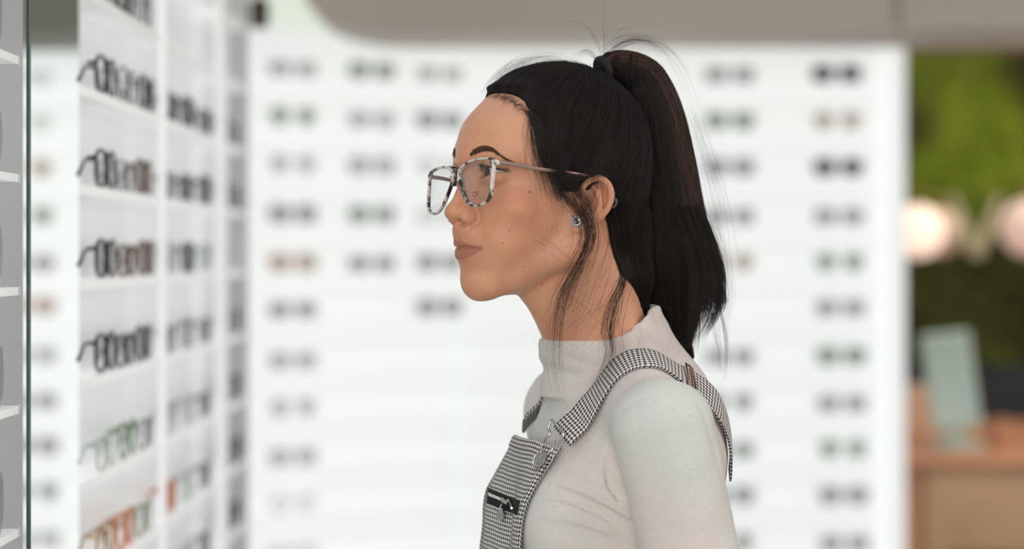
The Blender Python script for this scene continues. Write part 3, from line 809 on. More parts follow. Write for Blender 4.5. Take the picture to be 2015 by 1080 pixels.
def collar_top(x, y):
    t = np.clip(x / 57.0, -1, 1)
    back = sstep(-t, -0.15, 0.8)
    return -129.5 + 31 * back
CREASES = None
def sweater_raw(x, y, z):
    f = torso_core(x, y, z) - 5.0
    return f
def sweater_sdf(x, y, z):
    f = sweater_raw(x, y, z)
    ay = np.abs(y)
    bump_ = np.zeros_like(f)
    # mock-neck collar
    top = collar_top(x, ay)
    zz = np.clip((top - z) / 45.0, 0, 1.5)
    cx = 7 - 0 * zz
    th = np.arctan2(ay, x - cx)
    rr = 1 + 0.035 * np.sin(11 * th + 2) * sstep(-(x - cx), -15, 30) * sstep(0.45 - zz, 0, 0.4) + 0.04 * gau(zz - 0.25, 0.14) - 0.055 * gau(zz - 0.60 - 0.16 * np.sin(th * 2.0), 0.10) * sstep(x, -45, 5) - 0.05 * gau(th - 2.05 - 0.5 * zz, 0.07) + 0.04 * gau(th - 1.9 - 0.5 * zz, 0.07)
    q = np.sqrt(((x - cx) / 57.0) ** 2 + (ay / 53.0) ** 2) / rr
    tube = (q - 1) * 54.0
    col = np.maximum(tube, z - top)
    f = smin(f, np.maximum(col, -z - 185), 9)
    f = np.maximum(f, -np.maximum(np.maximum(tube + 4.0, (top - 11) - z), -60 - (top - z)))
    # seams and folds
    f -= 0.7 * gau(np.sqrt((ay - 134 - 0.02 * (z + 200)) ** 2) , 1.1) * sstep(z, -215, -185) * sstep(x + 40, 0, 20) * 0.8
    if CREASES is not None:
        for a, b, amp, sg, w0, w1 in CREASES:
            lo_ = [min(a[i], b[i]) - 3.5 * sg for i in range(3)]; hi_ = [max(a[i], b[i]) + 3.5 * sg for i in range(3)]
            m = (x > lo_[0]) & (x < hi_[0]) & (ay > lo_[1]) & (ay < hi_[1]) & (z > lo_[2]) & (z < hi_[2])
            if not m.any(): continue
            X_, Y_, Z_ = x[m], ay[m], z[m]
            e = [b[i] - a[i] for i in range(3)]; L = sum(v * v for v in e) + 1e-6
            t = ((X_ - a[0]) * e[0] + (Y_ - a[1]) * e[1] + (Z_ - a[2]) * e[2]) / L
            tc = np.clip(t, 0, 1)
            d2 = (X_ - a[0] - e[0] * tc) ** 2 + (Y_ - a[1] - e[1] * tc) ** 2 + (Z_ - a[2] - e[2] * tc) ** 2
            bump_[m] = np.where(np.abs(amp * (w0 + (w1 - w0) * tc)) * np.exp(-d2 / (2 * sg * sg)) > np.abs(bump_[m]), amp * (w0 + (w1 - w0) * tc) * np.exp(-d2 / (2 * sg * sg)), bump_[m])
        f = f + bump_
    f += 0.6 * np.sin(z * 0.11 + x * 0.05 + 2 * np.sin(y * 0.03)) * np.sin(y * 0.045 + x * 0.06)
    return f

def cast(fn, O, D, t0=0.0, n=60, inside=False):
    """march rays in mm; returns the points where fn crosses zero"""
    t = np.full(len(O), float(t0))
    for _ in range(n):
        P = O + D * t[:, None]
        d = fn(P[:, 0], P[:, 1], P[:, 2])
        t += (-d if inside else d) * 0.85
    return O + D * t[:, None]
def push_out(fn, P, off, n=3):
    for _ in range(n):
        d = fn(P[:, 0], P[:, 1], P[:, 2])
        m = d < off
        if not m.any(): break
        o = off[m] if hasattr(off, '__len__') else off
        P[m] += grad(fn, P[m]) * (o - d[m])[:, None]
    return P
def seen(px, py, fn, to_inv):
    """local points of surface fn seen at the given pixels, marching from the camera"""
    px = np.atleast_1d(np.asarray(px, float)); py = np.atleast_1d(np.asarray(py, float))
    A = np.stack([unpix(a, b, -0.35) for a, b in zip(px, py)]); B = np.stack([unpix(a, b, 0.35) for a, b in zip(px, py)])
    O = to_inv(A); D = to_inv(B) - O; D /= np.linalg.norm(D, axis=1)[:, None]
    return cast(fn, O, D, n=90)
# ------------------------------------------------------------------ the woman
def grad(fn, P, e=0.6):
    g = np.stack([fn(P[:, 0] + e * (i == 0), P[:, 1] + e * (i == 1), P[:, 2] + e * (i == 2)) -
                  fn(P[:, 0] - e * (i == 0), P[:, 1] - e * (i == 1), P[:, 2] - e * (i == 2)) for i in range(3)], 1)
    return g / (np.linalg.norm(g, axis=1)[:, None] + 1e-9)

def skin_material():
    m = mat('skin', srgb(205, 150, 122), rough=0.46, spec=0.55)
    g = NT(m)
    hl = g.attr('hl', 'Vector')
    big = g.noise(hl, 0.035, 3); fine = g.noise(hl, 0.9, 4, 0.6); pores = g.noise(hl, 2.2, 3, 0.6)
    base = g.mix(g.ramp(big, 0.35, 0.7), srgb(212, 157, 123), srgb(203, 147, 114))
    base = g.mix(g.math('MULTIPLY', g.ramp(fine, 0.4, 0.75), 0.25), base, srgb(176, 112, 84))
    warm = g.attr('warm'); base = g.mix(g.math('MULTIPLY', warm, 0.55), base, srgb(200, 116, 88))
    lips = g.attr('lips')
    base = g.mix(g.math('MULTIPLY', lips, 0.68), base, srgb(150, 92, 76))
    base = g.mix(g.math('MULTIPLY', g.attr('liner'), 0.88), base, srgb(34, 24, 21))
    for p, r, c in MOLES:
        d = g.dist(hl, p)
        base = g.mix(g.ramp(d, r * 0.5, r * 1.3, 0.7, 0.0), base, c)
    g.set(g.bsdf.inputs['Base Color'], base)
    b = g.bsdf
    b.inputs['Sheen Weight'].default_value = 0.22; b.inputs['Sheen Roughness'].default_value = 0.35; b.inputs['Sheen Tint'].default_value = (1, 0.94, 0.9, 1)
    b.subsurface_method = 'RANDOM_WALK'
    b.inputs['Subsurface Weight'].default_value = 0.35
    b.inputs['Subsurface Radius'].default_value = (0.010, 0.0042, 0.0022)
    b.inputs['Subsurface Scale'].default_value = 0.38
    g.set(b.inputs['Roughness'], g.math('SUBTRACT', g.ramp(fine, 0.2, 0.8, 0.42, 0.56), g.math('MULTIPLY', lips, 0.08)))
    g.bump(pores, 0.25, 0.0006)
    return m
_mp = [(1042.6, 377.7, 1.25, (78, 48, 40)), (1002, 455, 0.8, (120, 66, 48)), (989, 478, 0.75, (124, 66, 50)), (1032, 524.6, 0.8, (128, 66, 50)), (1086, 447, 0.9, (132, 78, 58)),
       (919, 262, 0.75, (140, 90, 66)), (1066, 558, 1.7, (176, 92, 72)), (960, 540, 0.8, (168, 108, 82)), (957.6, 524.7, 0.6, (160, 104, 80)), (1048, 340, 0.6, (150, 96, 72))]
_q = seen([m[0] for m in _mp], [m[1] for m in _mp], head_sdf, HEAD_INV)
MOLES = [(tuple(float(v) for v in q), m[2], srgb(*m[3])) for q, m in zip(_q, _mp)]
def liner_mask(P):
    x, y, z = P[:, 0], np.abs(P[:, 1]), P[:, 2]
    t = (y - 31) / 14.0
    up = 28.4 + 3.5 * np.maximum(1 - t * t, 0) ** 0.8 + 0.2 * t
    lw = 26.4 - 2.8 * np.maximum(1 - t * t, 0) ** 0.8 + 1.6 * t
    return np.clip((gau(z - up - 0.7, 1.1 + 0.5 * t.clip(0, 1)) * sstep(1.25 - t, 0, 0.15) * sstep(t, -1.1, -0.6) + 0.35 * gau(z - lw + 0.5, 0.7) * sstep(1.1 - np.abs(t), 0, 0.3)), 0, 1) * (x > 58) * (np.sqrt((x - EYE[0]) ** 2 + (y - EYE[1]) ** 2 + (z - EYE[2]) ** 2) > 13.2) * (t > -0.95)
HEAD_V, HEAD_F = surface_nets(head_sdf, (-112, -92, -150), (118, 92, 136), 1.3)

def lips_mask(P):
    x, y, z = P[:, 0], np.abs(P[:, 1]), P[:, 2]
    t = np.clip(y / 26.0, 0, 1)
    top = -35.4 + 1.6 * gau(y - 5.5, 3.5) - 1.2 * gau(y, 2.0) - 7.3 * t ** 1.5
    bot = -54.0 + 9.5 * t ** 1.8
    return sstep(top - z, -1.2, 1.6) * sstep(z - bot, -0.8, 1.2) * sstep(26.5 - y, 0, 2) * (x > 60)
def warm_mask(P):
    x, y, z = P[:, 0], np.abs(P[:, 1]), P[:, 2]
    return np.clip(gau(np.sqrt((x - 55) ** 2 + (y - 48) ** 2 + (z + 14) ** 2), 22) * 0.6 + gau(x - 100, 8) * 0.3 + (np.abs(y) > 69) * 0.4 + sstep(-z, 90, 140) * 0.15, 0, 1)

person = empty('person', (PX0, PY0, 0))
tag(person, 'young woman in profile with a high dark ponytail, off-white turtleneck and houndstooth dungarees', 'person')
SKIN = skin_material()
_bv, _bf = surface_nets(lambda x, y, z: np.maximum(smin(torso_core(x, y, z, True) + 2.0, hand_sdf(x, y, z), 5), z + 128), (-150, -240, -1548), (160, 240, -118), 5.0)
_allv = np.concatenate([HEAD(HEAD_V), BODY(_bv)])
_allf = np.concatenate([HEAD_F, _bf + len(HEAD_V)])
_hl = np.concatenate([HEAD_V, HEAD_INV(BODY(_bv))])
body = mesh_obj('body', _allv, _allf, SKIN, person, attrs={
    'hl': _hl, 'lips': np.concatenate([lips_mask(HEAD_V), np.zeros(len(_bv))]), 'warm': np.concatenate([warm_mask(HEAD_V), np.zeros(len(_bv))]), 'liner': np.concatenate([liner_mask(HEAD_V), np.zeros(len(_bv))])})

# ---- eyes
EYEM = mat('eyeball', srgb(206, 198, 192), rough=0.08, spec=0.6)
IRIS = mat('iris', srgb(58, 36, 24), rough=0.12); PUPIL = mat('pupil', srgb(8, 7, 7), rough=0.1)
for sy in (1, -1):
    c = np.array([EYE[0], sy * EYE[1], EYE[2]], float)
    prof = []; V = []; F = []; fm = []
    n, mrg = 32, 26
    for i in range(mrg + 1):
        a = math.pi * i / mrg
        r = 12.0 + 0.7 * math.exp(-((a / 0.36) ** 4))
        for k in range(n):
            b = 2 * math.pi * k / n
            V.append(c + np.array([r * math.cos(a), r * math.sin(a) * math.cos(b), r * math.sin(a) * math.sin(b)]))
    for i in range(mrg):
        for k in range(n):
            l = (k + 1) % n
            F.append((i * n + k, i * n + l, (i + 1) * n + l, (i + 1) * n + k))
            fm.append(2 if i < 2 else (1 if i < 4 else 0))
    o = mesh_obj('eyeball', HEAD(np.array(V)), F, [EYEM, IRIS, PUPIL], person)
    o.data.polygons.foreach_set('material_index', fm)

# ---- brows and lashes: separate tapered hairs
HAIRM = mat('dark_hair', srgb(42, 33, 29), rough=0.42, spec=0.35)
BROWM = mat('brow_hair', srgb(84, 60, 48), rough=0.6, spec=0.2)
rng = np.random.default_rng(7)
def hair_strands(name, strands, radii, m, parent):
    """strands: list of (n,3) root-relative points in metres"""
    cu = bpy.data.hair_curves.new(name)
    cu.add_curves([len(s) for s in strands])
    P = np.concatenate(strands).astype(np.float32)
    R = np.concatenate(radii).astype(np.float32)
    cu.attributes['position'].data.foreach_set('vector', P.ravel())
    ra = cu.attributes.get('radius') or cu.attributes.new('radius', 'FLOAT', 'POINT')
    ra.data.foreach_set('value', R)
    cu.materials.append(m)
    o = bpy.data.objects.new(name, cu)
    return link(o, parent)
def tip(n, r, p=1.0): return r * (1 - 0.92 * np.linspace(0, 1, n) ** p)

def brow_line(t):
    y = 14.5 + 36 * t
    z = 44.0 + 9.0 * np.sin(np.clip(t, 0, 1) * 1.9) - 15.0 * t ** 2.6
    return y, z
for sy in (1, -1):
    st, rd = [], []
    N = 1050
    t = rng.random(N); u = rng.normal(0, 1, N).clip(-1.7, 1.7)
    hw = 3.4 * (1 - t ** 2.2 * 0.82) * sstep(t, -0.08, 0.10)
    y, z = brow_line(t); z = z + u * hw * 0.62
    ang = np.radians(62 - 66 * t ** 0.7) - u * 0.25
    L = 6.5 * (1 - 0.35 * t)
    npt = 6
    A = []
    for k in range(npt):
        s_ = k / (npt - 1)
        a2 = ang - s_ * 0.55
        A.append(np.stack([np.full(N, 130.0), y + np.cos(a2) * L * s_, z + np.sin(a2) * L * s_ * 0.8], 1))
    for k in range(npt):
        D = np.tile([-1.0, 0, 0], (N, 1)); O = A[k]
        A[k] = cast(head_sdf, O, D) + np.array([0.15 + 0.5 * math.sin(k / (npt - 1) * 2.4), 0, 0])
    A = np.stack(A, 1); A[..., 1] *= sy
    for i in range(N):
        st.append(HEAD(A[i])); rd.append(tip(npt, 0.000075))
    hair_strands('eyebrow', st, rd, BROWM, person)
    st, rd = [], []
    for kind, N in (('up', 210), ('low', 60)):
        for i in range(N):
            t_ = -0.85 + 1.8 * (i + rng.random() * 0.6) / N
            yy = 31 + t_ * 14.0
            b = max(1 - t_ * t_, 0) ** 0.8
            zz = (28.6 + 3.5 * b + 0.2 * t_) if kind == 'up' else (26.4 - 3.0 * b + 1.6 * t_)
            rr = 13.6
            xx = EYE[0] + math.sqrt(max(rr * rr - (yy - 31) ** 2 - (zz - 27) ** 2, 4))
            Lh = (5.5 + 3.5 * max(t_, 0)) if kind == 'up' else 3.2
            dy = 0.25 + 0.75 * t_; sgn = 1 if kind == 'up' else -1
            pts = []
            for k in range(6):
                s_ = k / 5
                fw = 0.85 if kind == 'low' else 0.85 - 0.95 * max(t_, 0)
                pts.append([xx + Lh * (s_ * fw), yy + Lh * dy * s_ * 0.7, zz + sgn * Lh * ((0.75 - 0.55 * max(t_, 0)) * s_ * s_ - (0.15 + 0.25 * max(t_, 0)) * s_)])
            pts = np.array(pts); pts[:, 1] *= sy
            st.append(HEAD(pts)); rd.append(tip(6, 0.00012 if kind == 'up' else 0.00006))
    hair_strands('eyelashes', st, rd, mat('lash', srgb(22, 17, 15), rough=0.5), person)
# ------------------------------------------------------------------ hair
def hair_region(x, y, z):
    """signed distance-like field in mm: positive where hair grows"""
    ay = np.abs(y)
    zt = [-30, -12, -2, 8, 26, 45, 61, 83, 92, 101, 107, 112]
    xt = [8, 17, 22, 27, 33, 38, 44, 47, 50, 56, 66, 90]
    front = np.interp(z, zt, xt) + 2.2 * np.sin(z * 0.23 + 1) - x
    zb = [-100, -86, -68, -49, -20, 0, 6, 13, 30]
    xb = [-80, -75, -52, -44, -31, -17, -10, 40, 120]
    back = np.interp(z, zb, xb) - x
    side = np.minimum(front, np.minimum((x - 6.0), z + 6) * 0.7)            # sideburn in front of the ear
    return np.maximum(np.minimum(front, back), np.minimum(side, 3))
def hair_base(x, y, z):
    f = skull(x, y, z)
    f = smin(f, cone(x, y, z, (-22, 0, -40), (-70, 0, -165), 49, 52), 16)
    f = smin(f, ell(x, np.abs(y), z, (30, 0, -8), (58, 57, 58)), 14)
    return f
def cap_off(x, y, z):
    r = hair_region(x, y, z)
    return -2.2 + 3.8 * sstep(r, 0, 7) + 4.6 * sstep(r, 6, 32) - 7 * sstep(-z, 66, 88) + 0.5 * np.sin(np.arctan2(y, z - 40) * 16 + x * 0.02) * sstep(r, 4, 20)
def cap_sdf(x, y, z):
    f = hair_base(x, y, z) - cap_off(x, y, z)
    return np.maximum(f, -z - 96)
TIE = np.array([-58.0, 0, 130.0])
PONY_PX = [(1180, 132, 9), (1204, 120, 22), (1238, 126, 33), (1268, 150, 48), (1288, 196, 56), (1300, 250, 63), (1310, 320, 69), (1320, 400, 74), (1330, 480, 81), (1336, 545, 74), (1340, 600, 56), (1350, 650, 30), (1362, 692, 10)]
PONY = [np.array([-(px - 1075) * 0.483 / 0.8746, 0.0, (400 - py) * 0.483]) for px, py, r in PONY_PX]
PONY_R = [r * 0.483 for _, _, r in PONY_PX]
def pony_sdf(x, y, z):
    f = None
    for i in range(len(PONY) - 1):
        a, b = PONY[i].copy(), PONY[i + 1].copy()
        d = cone(x, y * 1.15, z, a, b, PONY_R[i] * 0.90, PONY_R[i + 1] * 0.90)
        f = d if f is None else smin(f, d, 8)
    a = np.arctan2(y, x + 100)
    f = f + 0.8 * np.sin(18 * a + z * 0.03) + 0.5 * np.sin(31 * a + 1)
    # thins out into separate strands at the tip
    return f + 26 * sstep(-z, 60, 122)
def hairmass(x, y, z):
    f = smin(cap_sdf(x, y, z), pony_sdf(x, y, z), 5)
    # nape hair gathered behind the neck
    f = smin(f, path(x, y, z, [(-70, 8, -20), (-84, 6, -70), (-100, 0, -106)], [36, 26, 13], 8), 10)
    f = smin(f, path(x, y, z, [(-146, -14, -92), (-161, -16, -124), (-175, -16, -150)], [15, 11, 3.5], 6), 6)
    return f
HV, HF = surface_nets(hairmass, (-225, -92, -160), (74, 92, 152), 1.8)
HAIRBASE = mat('hair_mass', srgb(24, 21, 19), rough=0.7, spec=0.12)
g = NT(HAIRBASE)
_co = g.attr('flow', 'Vector')
_st = g.noise(_co, 1.0, 5, 0.6)
g.set(g.bsdf.inputs['Base Color'], g.mix(g.ramp(_st, 0.35, 0.75), srgb(20, 18, 17), srgb(36, 30, 27)))
g.bump(_st, 0.7, 0.0012)
_f = np.stack([HV[:, 0] * 0.03, np.arctan2(HV[:, 1], HV[:, 0] + 100) * 26, HV[:, 2] * 0.03], 1)
hair = mesh_obj('hair', HEAD(HV), HF, HAIRBASE, person, attrs={'flow': _f})

def strand_mat(name, a, b, rough=0.38):
    m = mat(name, a, rough=rough, spec=0.25)
    g = NT(m)
    x = g.n('ShaderNodeHairInfo')
    g.set(g.bsdf.inputs['Base Color'], g.mix(x.outputs['Random'], a, b))
    return m
SM = strand_mat('hair_strand', srgb(20, 18, 17), srgb(46, 37, 32), 0.5)
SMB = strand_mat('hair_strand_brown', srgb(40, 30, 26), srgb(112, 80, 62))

st, rd = [], []
# (a) combed strands over the scalp towards the hair tie
N = 32000
P = rng.normal(0, 1, (N, 3)); P /= np.linalg.norm(P, axis=1)[:, None]
P = cast(hair_base, np.tile([-10.0, 0, 35.0], (N, 1)), P, t0=150, n=30) if False else np.array([-10.0, 0, 35.0]) + P * 60
for _ in range(12):
    d = hair_base(P[:, 0], P[:, 1], P[:, 2]); P -= grad(hair_base, P) * d[:, None]
r = hair_region(P[:, 0], P[:, 1], P[:, 2])
keep = (ear_sdf(P[:, 0], np.abs(P[:, 1]), P[:, 2]) > 5) & (r > -2.0 + rng.normal(0, 1, N) * np.where((P[:, 2] < 14) & (P[:, 0] > 0), 3.5, 1.4) + 4.5 * sstep(-P[:, 2], -26, 0) * (P[:, 0] > 0)) & (P[:, 2] > -72) & ((r < 13) | (rng.random(N) < 0.22))
P = P[keep]; r = r[keep]; N = len(P)
K = 16
rj = rng.normal(0, 1, (N, 3)); lift = rng.gamma(1.6, 0.55, N)
tgt = TIE + rng.normal(0, 3.0, (N, 3))
pts = []
for k in range(K):
    s_ = k / (K - 1)
    Q = P * (1 - s_) + tgt * s_ + rj * (2.6 * math.sin(math.pi * s_))
    sw = -7 * math.sin(math.pi * s_) * (np.sign(P[:, 1])) * 0
    for _ in range(3):
        d = hair_base(Q[:, 0], Q[:, 1], Q[:, 2])
        off = cap_off(Q[:, 0], Q[:, 1], Q[:, 2]).clip(0, 9) * min(1, s_ * 5) + 0.25 + lift * min(1, s_ * 3) * 0.9
        Q = Q - grad(hair_base, Q) * (d - off)[:, None]
    pts.append(Q)
pts = np.stack(pts, 1)
for i in range(N):
    st.append(HEAD(pts[i])); rd.append(np.full(K, 0.00010) if r[i] > 3.5 else 0.00008 * np.clip(0.2 + 1.4 * np.linspace(0, 1, K), 0, 1))
hair_strands('scalp_strands', st, rd, SM, hair)

# (b) ponytail strands
CP = np.array(catmull(PONY, None, 4)); CR = np.interp(np.linspace(0, 1, len(CP)), np.linspace(0, 1, len(PONY_R)), PONY_R)
T = np.gradient(CP, axis=0); T /= np.linalg.norm(T, axis=1)[:, None]
NY = np.array([0, 1.0, 0]); NB = np.cross(T, NY)
st, rd, stb, rdb = [], [], [], []
M_ = len(CP)
for i in range(9000):
    a = rng.random() * 2 * math.pi
    q = math.sqrt(rng.random()) if rng.random() < 0.25 else 0.88 + 0.16 * rng.random() ** 1.5
    end = 1 - 0.34 * rng.random() ** 1.1
    a0 = a + rng.normal(0, 0.12); dr = rng.normal(0, 0.3)
    tt = np.linspace(0.02, end, 22)
    ii = tt * (M_ - 1); lo = ii.astype(int).clip(0, M_ - 2); fr = (ii - lo)[:, None]
    C_ = CP[lo] * (1 - fr) + CP[lo + 1] * fr; R_ = np.interp(ii, range(M_), CR)
    B_ = NB[lo] * (1 - fr) + NB[lo + 1] * fr
    aa = a0 + dr * tt
    spread = 1 + 0.10 * rng.random() * tt ** 3
    Rr = R_ * (1 + 0.25 * rng.random() * sstep(tt, 0.75, 1))
    ph = rng.random() * 6.28
    wob = 0.8 * np.sin(tt * 9 + ph)
    p = C_ + B_ * ((np.cos(aa) * Rr * q * spread + wob))[:, None] + NY * ((np.sin(aa) * Rr * q / 1.15 * spread))[:, None]
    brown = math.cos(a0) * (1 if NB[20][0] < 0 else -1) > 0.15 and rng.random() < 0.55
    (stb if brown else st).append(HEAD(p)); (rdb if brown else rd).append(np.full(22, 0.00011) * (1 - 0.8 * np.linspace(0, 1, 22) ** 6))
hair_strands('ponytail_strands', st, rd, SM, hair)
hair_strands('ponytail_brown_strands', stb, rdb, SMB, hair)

# (b2) strands that flow over the nape and the back of the head
N = 2600
S0 = HV[rng.integers(0, len(HV), 60000)]
rg = (S0[:, 1] > -40) & (S0[:, 0] < -18) & (S0[:, 0] > -128) & (S0[:, 2] < 20) & (S0[:, 2] > -120)
Q = S0[rg][:N].copy(); N = len(Q)
dirv = np.stack([-0.42 + rng.normal(0, .06, N) - 0.002 * (-Q[:, 2]).clip(0), rng.normal(0, .05, N), np.full(N, -1.0)], 1)
seg = []
for k in range(14):
    d = hairmass(Q[:, 0], Q[:, 1], Q[:, 2])
    Q = Q - (d - (0.3 + 0.9 * math.sin(k / 13 * 3)))[:, None] * grad(hairmass, Q) * (np.abs(d) < 8)[:, None]
    seg.append(Q.copy()); Q = Q + dirv * 4.6
seg = np.stack(seg, 1)
hair_strands('nape_strands', [HEAD(seg[i]) for i in range(N)], [tip(14, 0.00011, 3) for i in range(N)], SM, hair)

# hair tie
mb = MB()
ring = [HEAD(TIE + np.array([-5, 0, 0]) + 9.5 * (math.cos(a) * np.array([0.35, 0, 0.93]) + math.sin(a) * np.array([0, 1, 0]))) for a in np.linspace(0, 2 * math.pi, 25)[:-1]]
mb.tube(ring, 0.0042, 8, closed=True)
mb.build('hair_tie', mat('hair_tie', srgb(22, 20, 20), rough=0.8), hair, smooth=True)

# (c) loose locks: polylines in the picture, laid against cheek, neck and sweater
def lock(px_pts, depth, n, spread, rad, bend=0.0, taper=1.0, wave=1.5, m=None, end_var=0.35, start_spread=0.4, obstacles=True):
    ctrl = np.array([unpix(px, py, dd) for (px, py), dd in zip(px_pts, depth)])
    C_ = np.array(catmull(list(ctrl), None, 6)); M2 = len(C_)
    A_, R_ = [], []
    for i in range(n):
        tt = np.linspace(0.12 * rng.random(), 1 - end_var * rng.random(), 26)
        ii = tt * (M2 - 1); lo = ii.astype(int).clip(0, M2 - 2); fr = (ii - lo)[:, None]
        p = C_[lo] * (1 - fr) + C_[lo + 1] * fr
        o1, o2 = rng.normal(0, 1), rng.normal(0, 0.6)
        sp = spread / 1000 * (start_spread + (1 - start_spread) * np.sin(tt * 2.4) + 0.5 * tt * tt)
        ph, am = rng.random() * 6.28, wave / 1000 * rng.random()
        p = p + np.stack([o1 * sp + am * np.sin(tt * 7 + ph), o2 * sp - 0.0005, am * 0.5 * np.cos(tt * 6 + ph)], 1)
        if bend: p = p + np.sin(np.pi * tt)[:, None] * np.array([rng.normal(0, bend), rng.normal(0, bend * .3), rng.normal(0, bend)]) + np.sin(2 * np.pi * tt)[:, None] * np.array([rng.normal(0, bend * .5), 0, rng.normal(0, bend * .5)])
        A_.append(p); R_.append(rad * (1 - 0.8 * np.linspace(0, 1, 26) ** 3))
    if obstacles and n:
        Q = np.concatenate(A_)
        h = push_out(head_sdf, HEAD_INV(Q), 0.8 + 0 * Q[:, 0]); Q = HEAD(h)
        s2 = push_out(sweater_sdf, BODY_INV(Q), 1.2 + 0 * Q[:, 0]); Q = BODY(s2)
        A_ = list(Q.reshape(n, 26, 3))
    return A_, R_
locks = [
    ([(1062, 268), (1078, 320), (1098, 372), (1140, 420), (1160, 462), (1136, 520), (1104, 580), (1092, 640), (1091, 700), (1100, 760), (1116, 808)], [-.068, -.075, -.080, -.080, -.076, -.068, -.060, -.060, -.066, -.080, -.09], 60, 3.0, 0.00009),
    ([(1100, 300), (1120, 350), (1150, 400), (1158, 450), (1148, 500), (1120, 560), (1100, 620), (1098, 690), (1104, 760)], [-.075, -.08, -.083, -.082, -.074, -.066, -.062, -.066, -.08], 42, 4.2, 0.00008),
    ([(1090, 290), (1112, 340), (1140, 385), (1160, 430), (1164, 480), (1146, 540), (1128, 600), (1104, 650), (1097, 700)], [-.075, -.08, -.083, -.082, -.074, -.066, -.062, -.062, -.066], 40, 5.0, 0.00007),
    ([(1150, 330), (1172, 352), (1160, 400), (1150, 440), (1165, 480)], [-.076, -.084, -.088, -.084, -.076], 30, 4.0, 0.00008),
    ([(1235, 500), (1226, 550), (1207, 600), (1198, 650), (1203, 690), (1188, 735), (1166, 768)], [-.045, -.048, -.046, -.048, -.056, -.085, -.10], 60, 2.4, 0.00009),
    ([(1240, 510), (1222, 560), (1212, 610), (1190, 660), (1150, 700)], [-.045, -.048, -.046, -.048, -.056], 22, 5.0, 0.00006),
    ([(1215, 440), (1205, 500), (1190, 560), (1170, 610), (1130, 650), (1090, 690)], [-.058, -.055, -.05, -.047, -.05, -.06], 16, 7.0, 0.000055),
    ([(1050, 235), (1056, 275), (1068, 318), (1080, 362), (1096, 402)], [-.062, -.068, -.074, -.078, -.08], 90, 6.0, 0.00007),
    ([(1062, 250), (1080, 300), (1092, 342), (1104, 392), (1108, 432)], [-.068, -.072, -.078, -.08, -.08], 120, 7.0, 0.00007),
    ([(1040, 222), (1062, 262), (1080, 318), (1118, 352), (1165, 342), (1215, 350)], [-.062, -.07, -.076, -.082, -.08, -.07], 160, 4.0, 0.00009),
]
tips = []
for (ex, ey, bx) in [(1377, 672, 1424), (1370, 668, 1412), (1384, 655, 1428), (1366, 655, 1400), (1400, 636, 1420), (1408, 622, 1430), (1392, 612, 1408), (1372, 640, 1392), (1416, 600, 1428), (1360, 668, 1380), (1380, 628, 1396), (1404, 590, 1414), (1352, 676, 1372), (1366, 700, 1378)]:
    tips.append(([(bx - 56, 400), (bx - 29, 470), (bx - 11, 530), (bx - 9, 575), (bx * 0.55 + ex * 0.45, 0.5 * (ey + 575) + 6), (ex, ey)], [.03 + .004 * (bx % 5), .034, .036, .036, .036, .036], 80, 1.7, 0.00011))
tips.append(([(1398, 560), (1418, 620), (1428, 680), (1424, 748)], [.04] * 4, 14, 1.2, 0.00008))
tips.append(([(1392, 570), (1404, 640), (1416, 690), (1418, 740)], [.04] * 4, 8, 1.6, 0.00007))
st, rd = [], []
for c_, d_, n_, s_, r_ in tips:
    a_, b_ = lock(c_, d_, n_, s_, r_, wave=0.8, start_spread=1.0, end_var=0.22, obstacles=False); st += a_; rd += b_
hair_strands('ponytail_tip_strands', st, rd, SM, hair)
st, rd = [], []
for c_, d_, n_, s_, r_ in locks:
    a_, b_ = lock(c_, d_, n_, s_, r_, bend=0.0025); st += a_; rd += b_
hair_strands('loose_locks', st, rd, SM, hair)

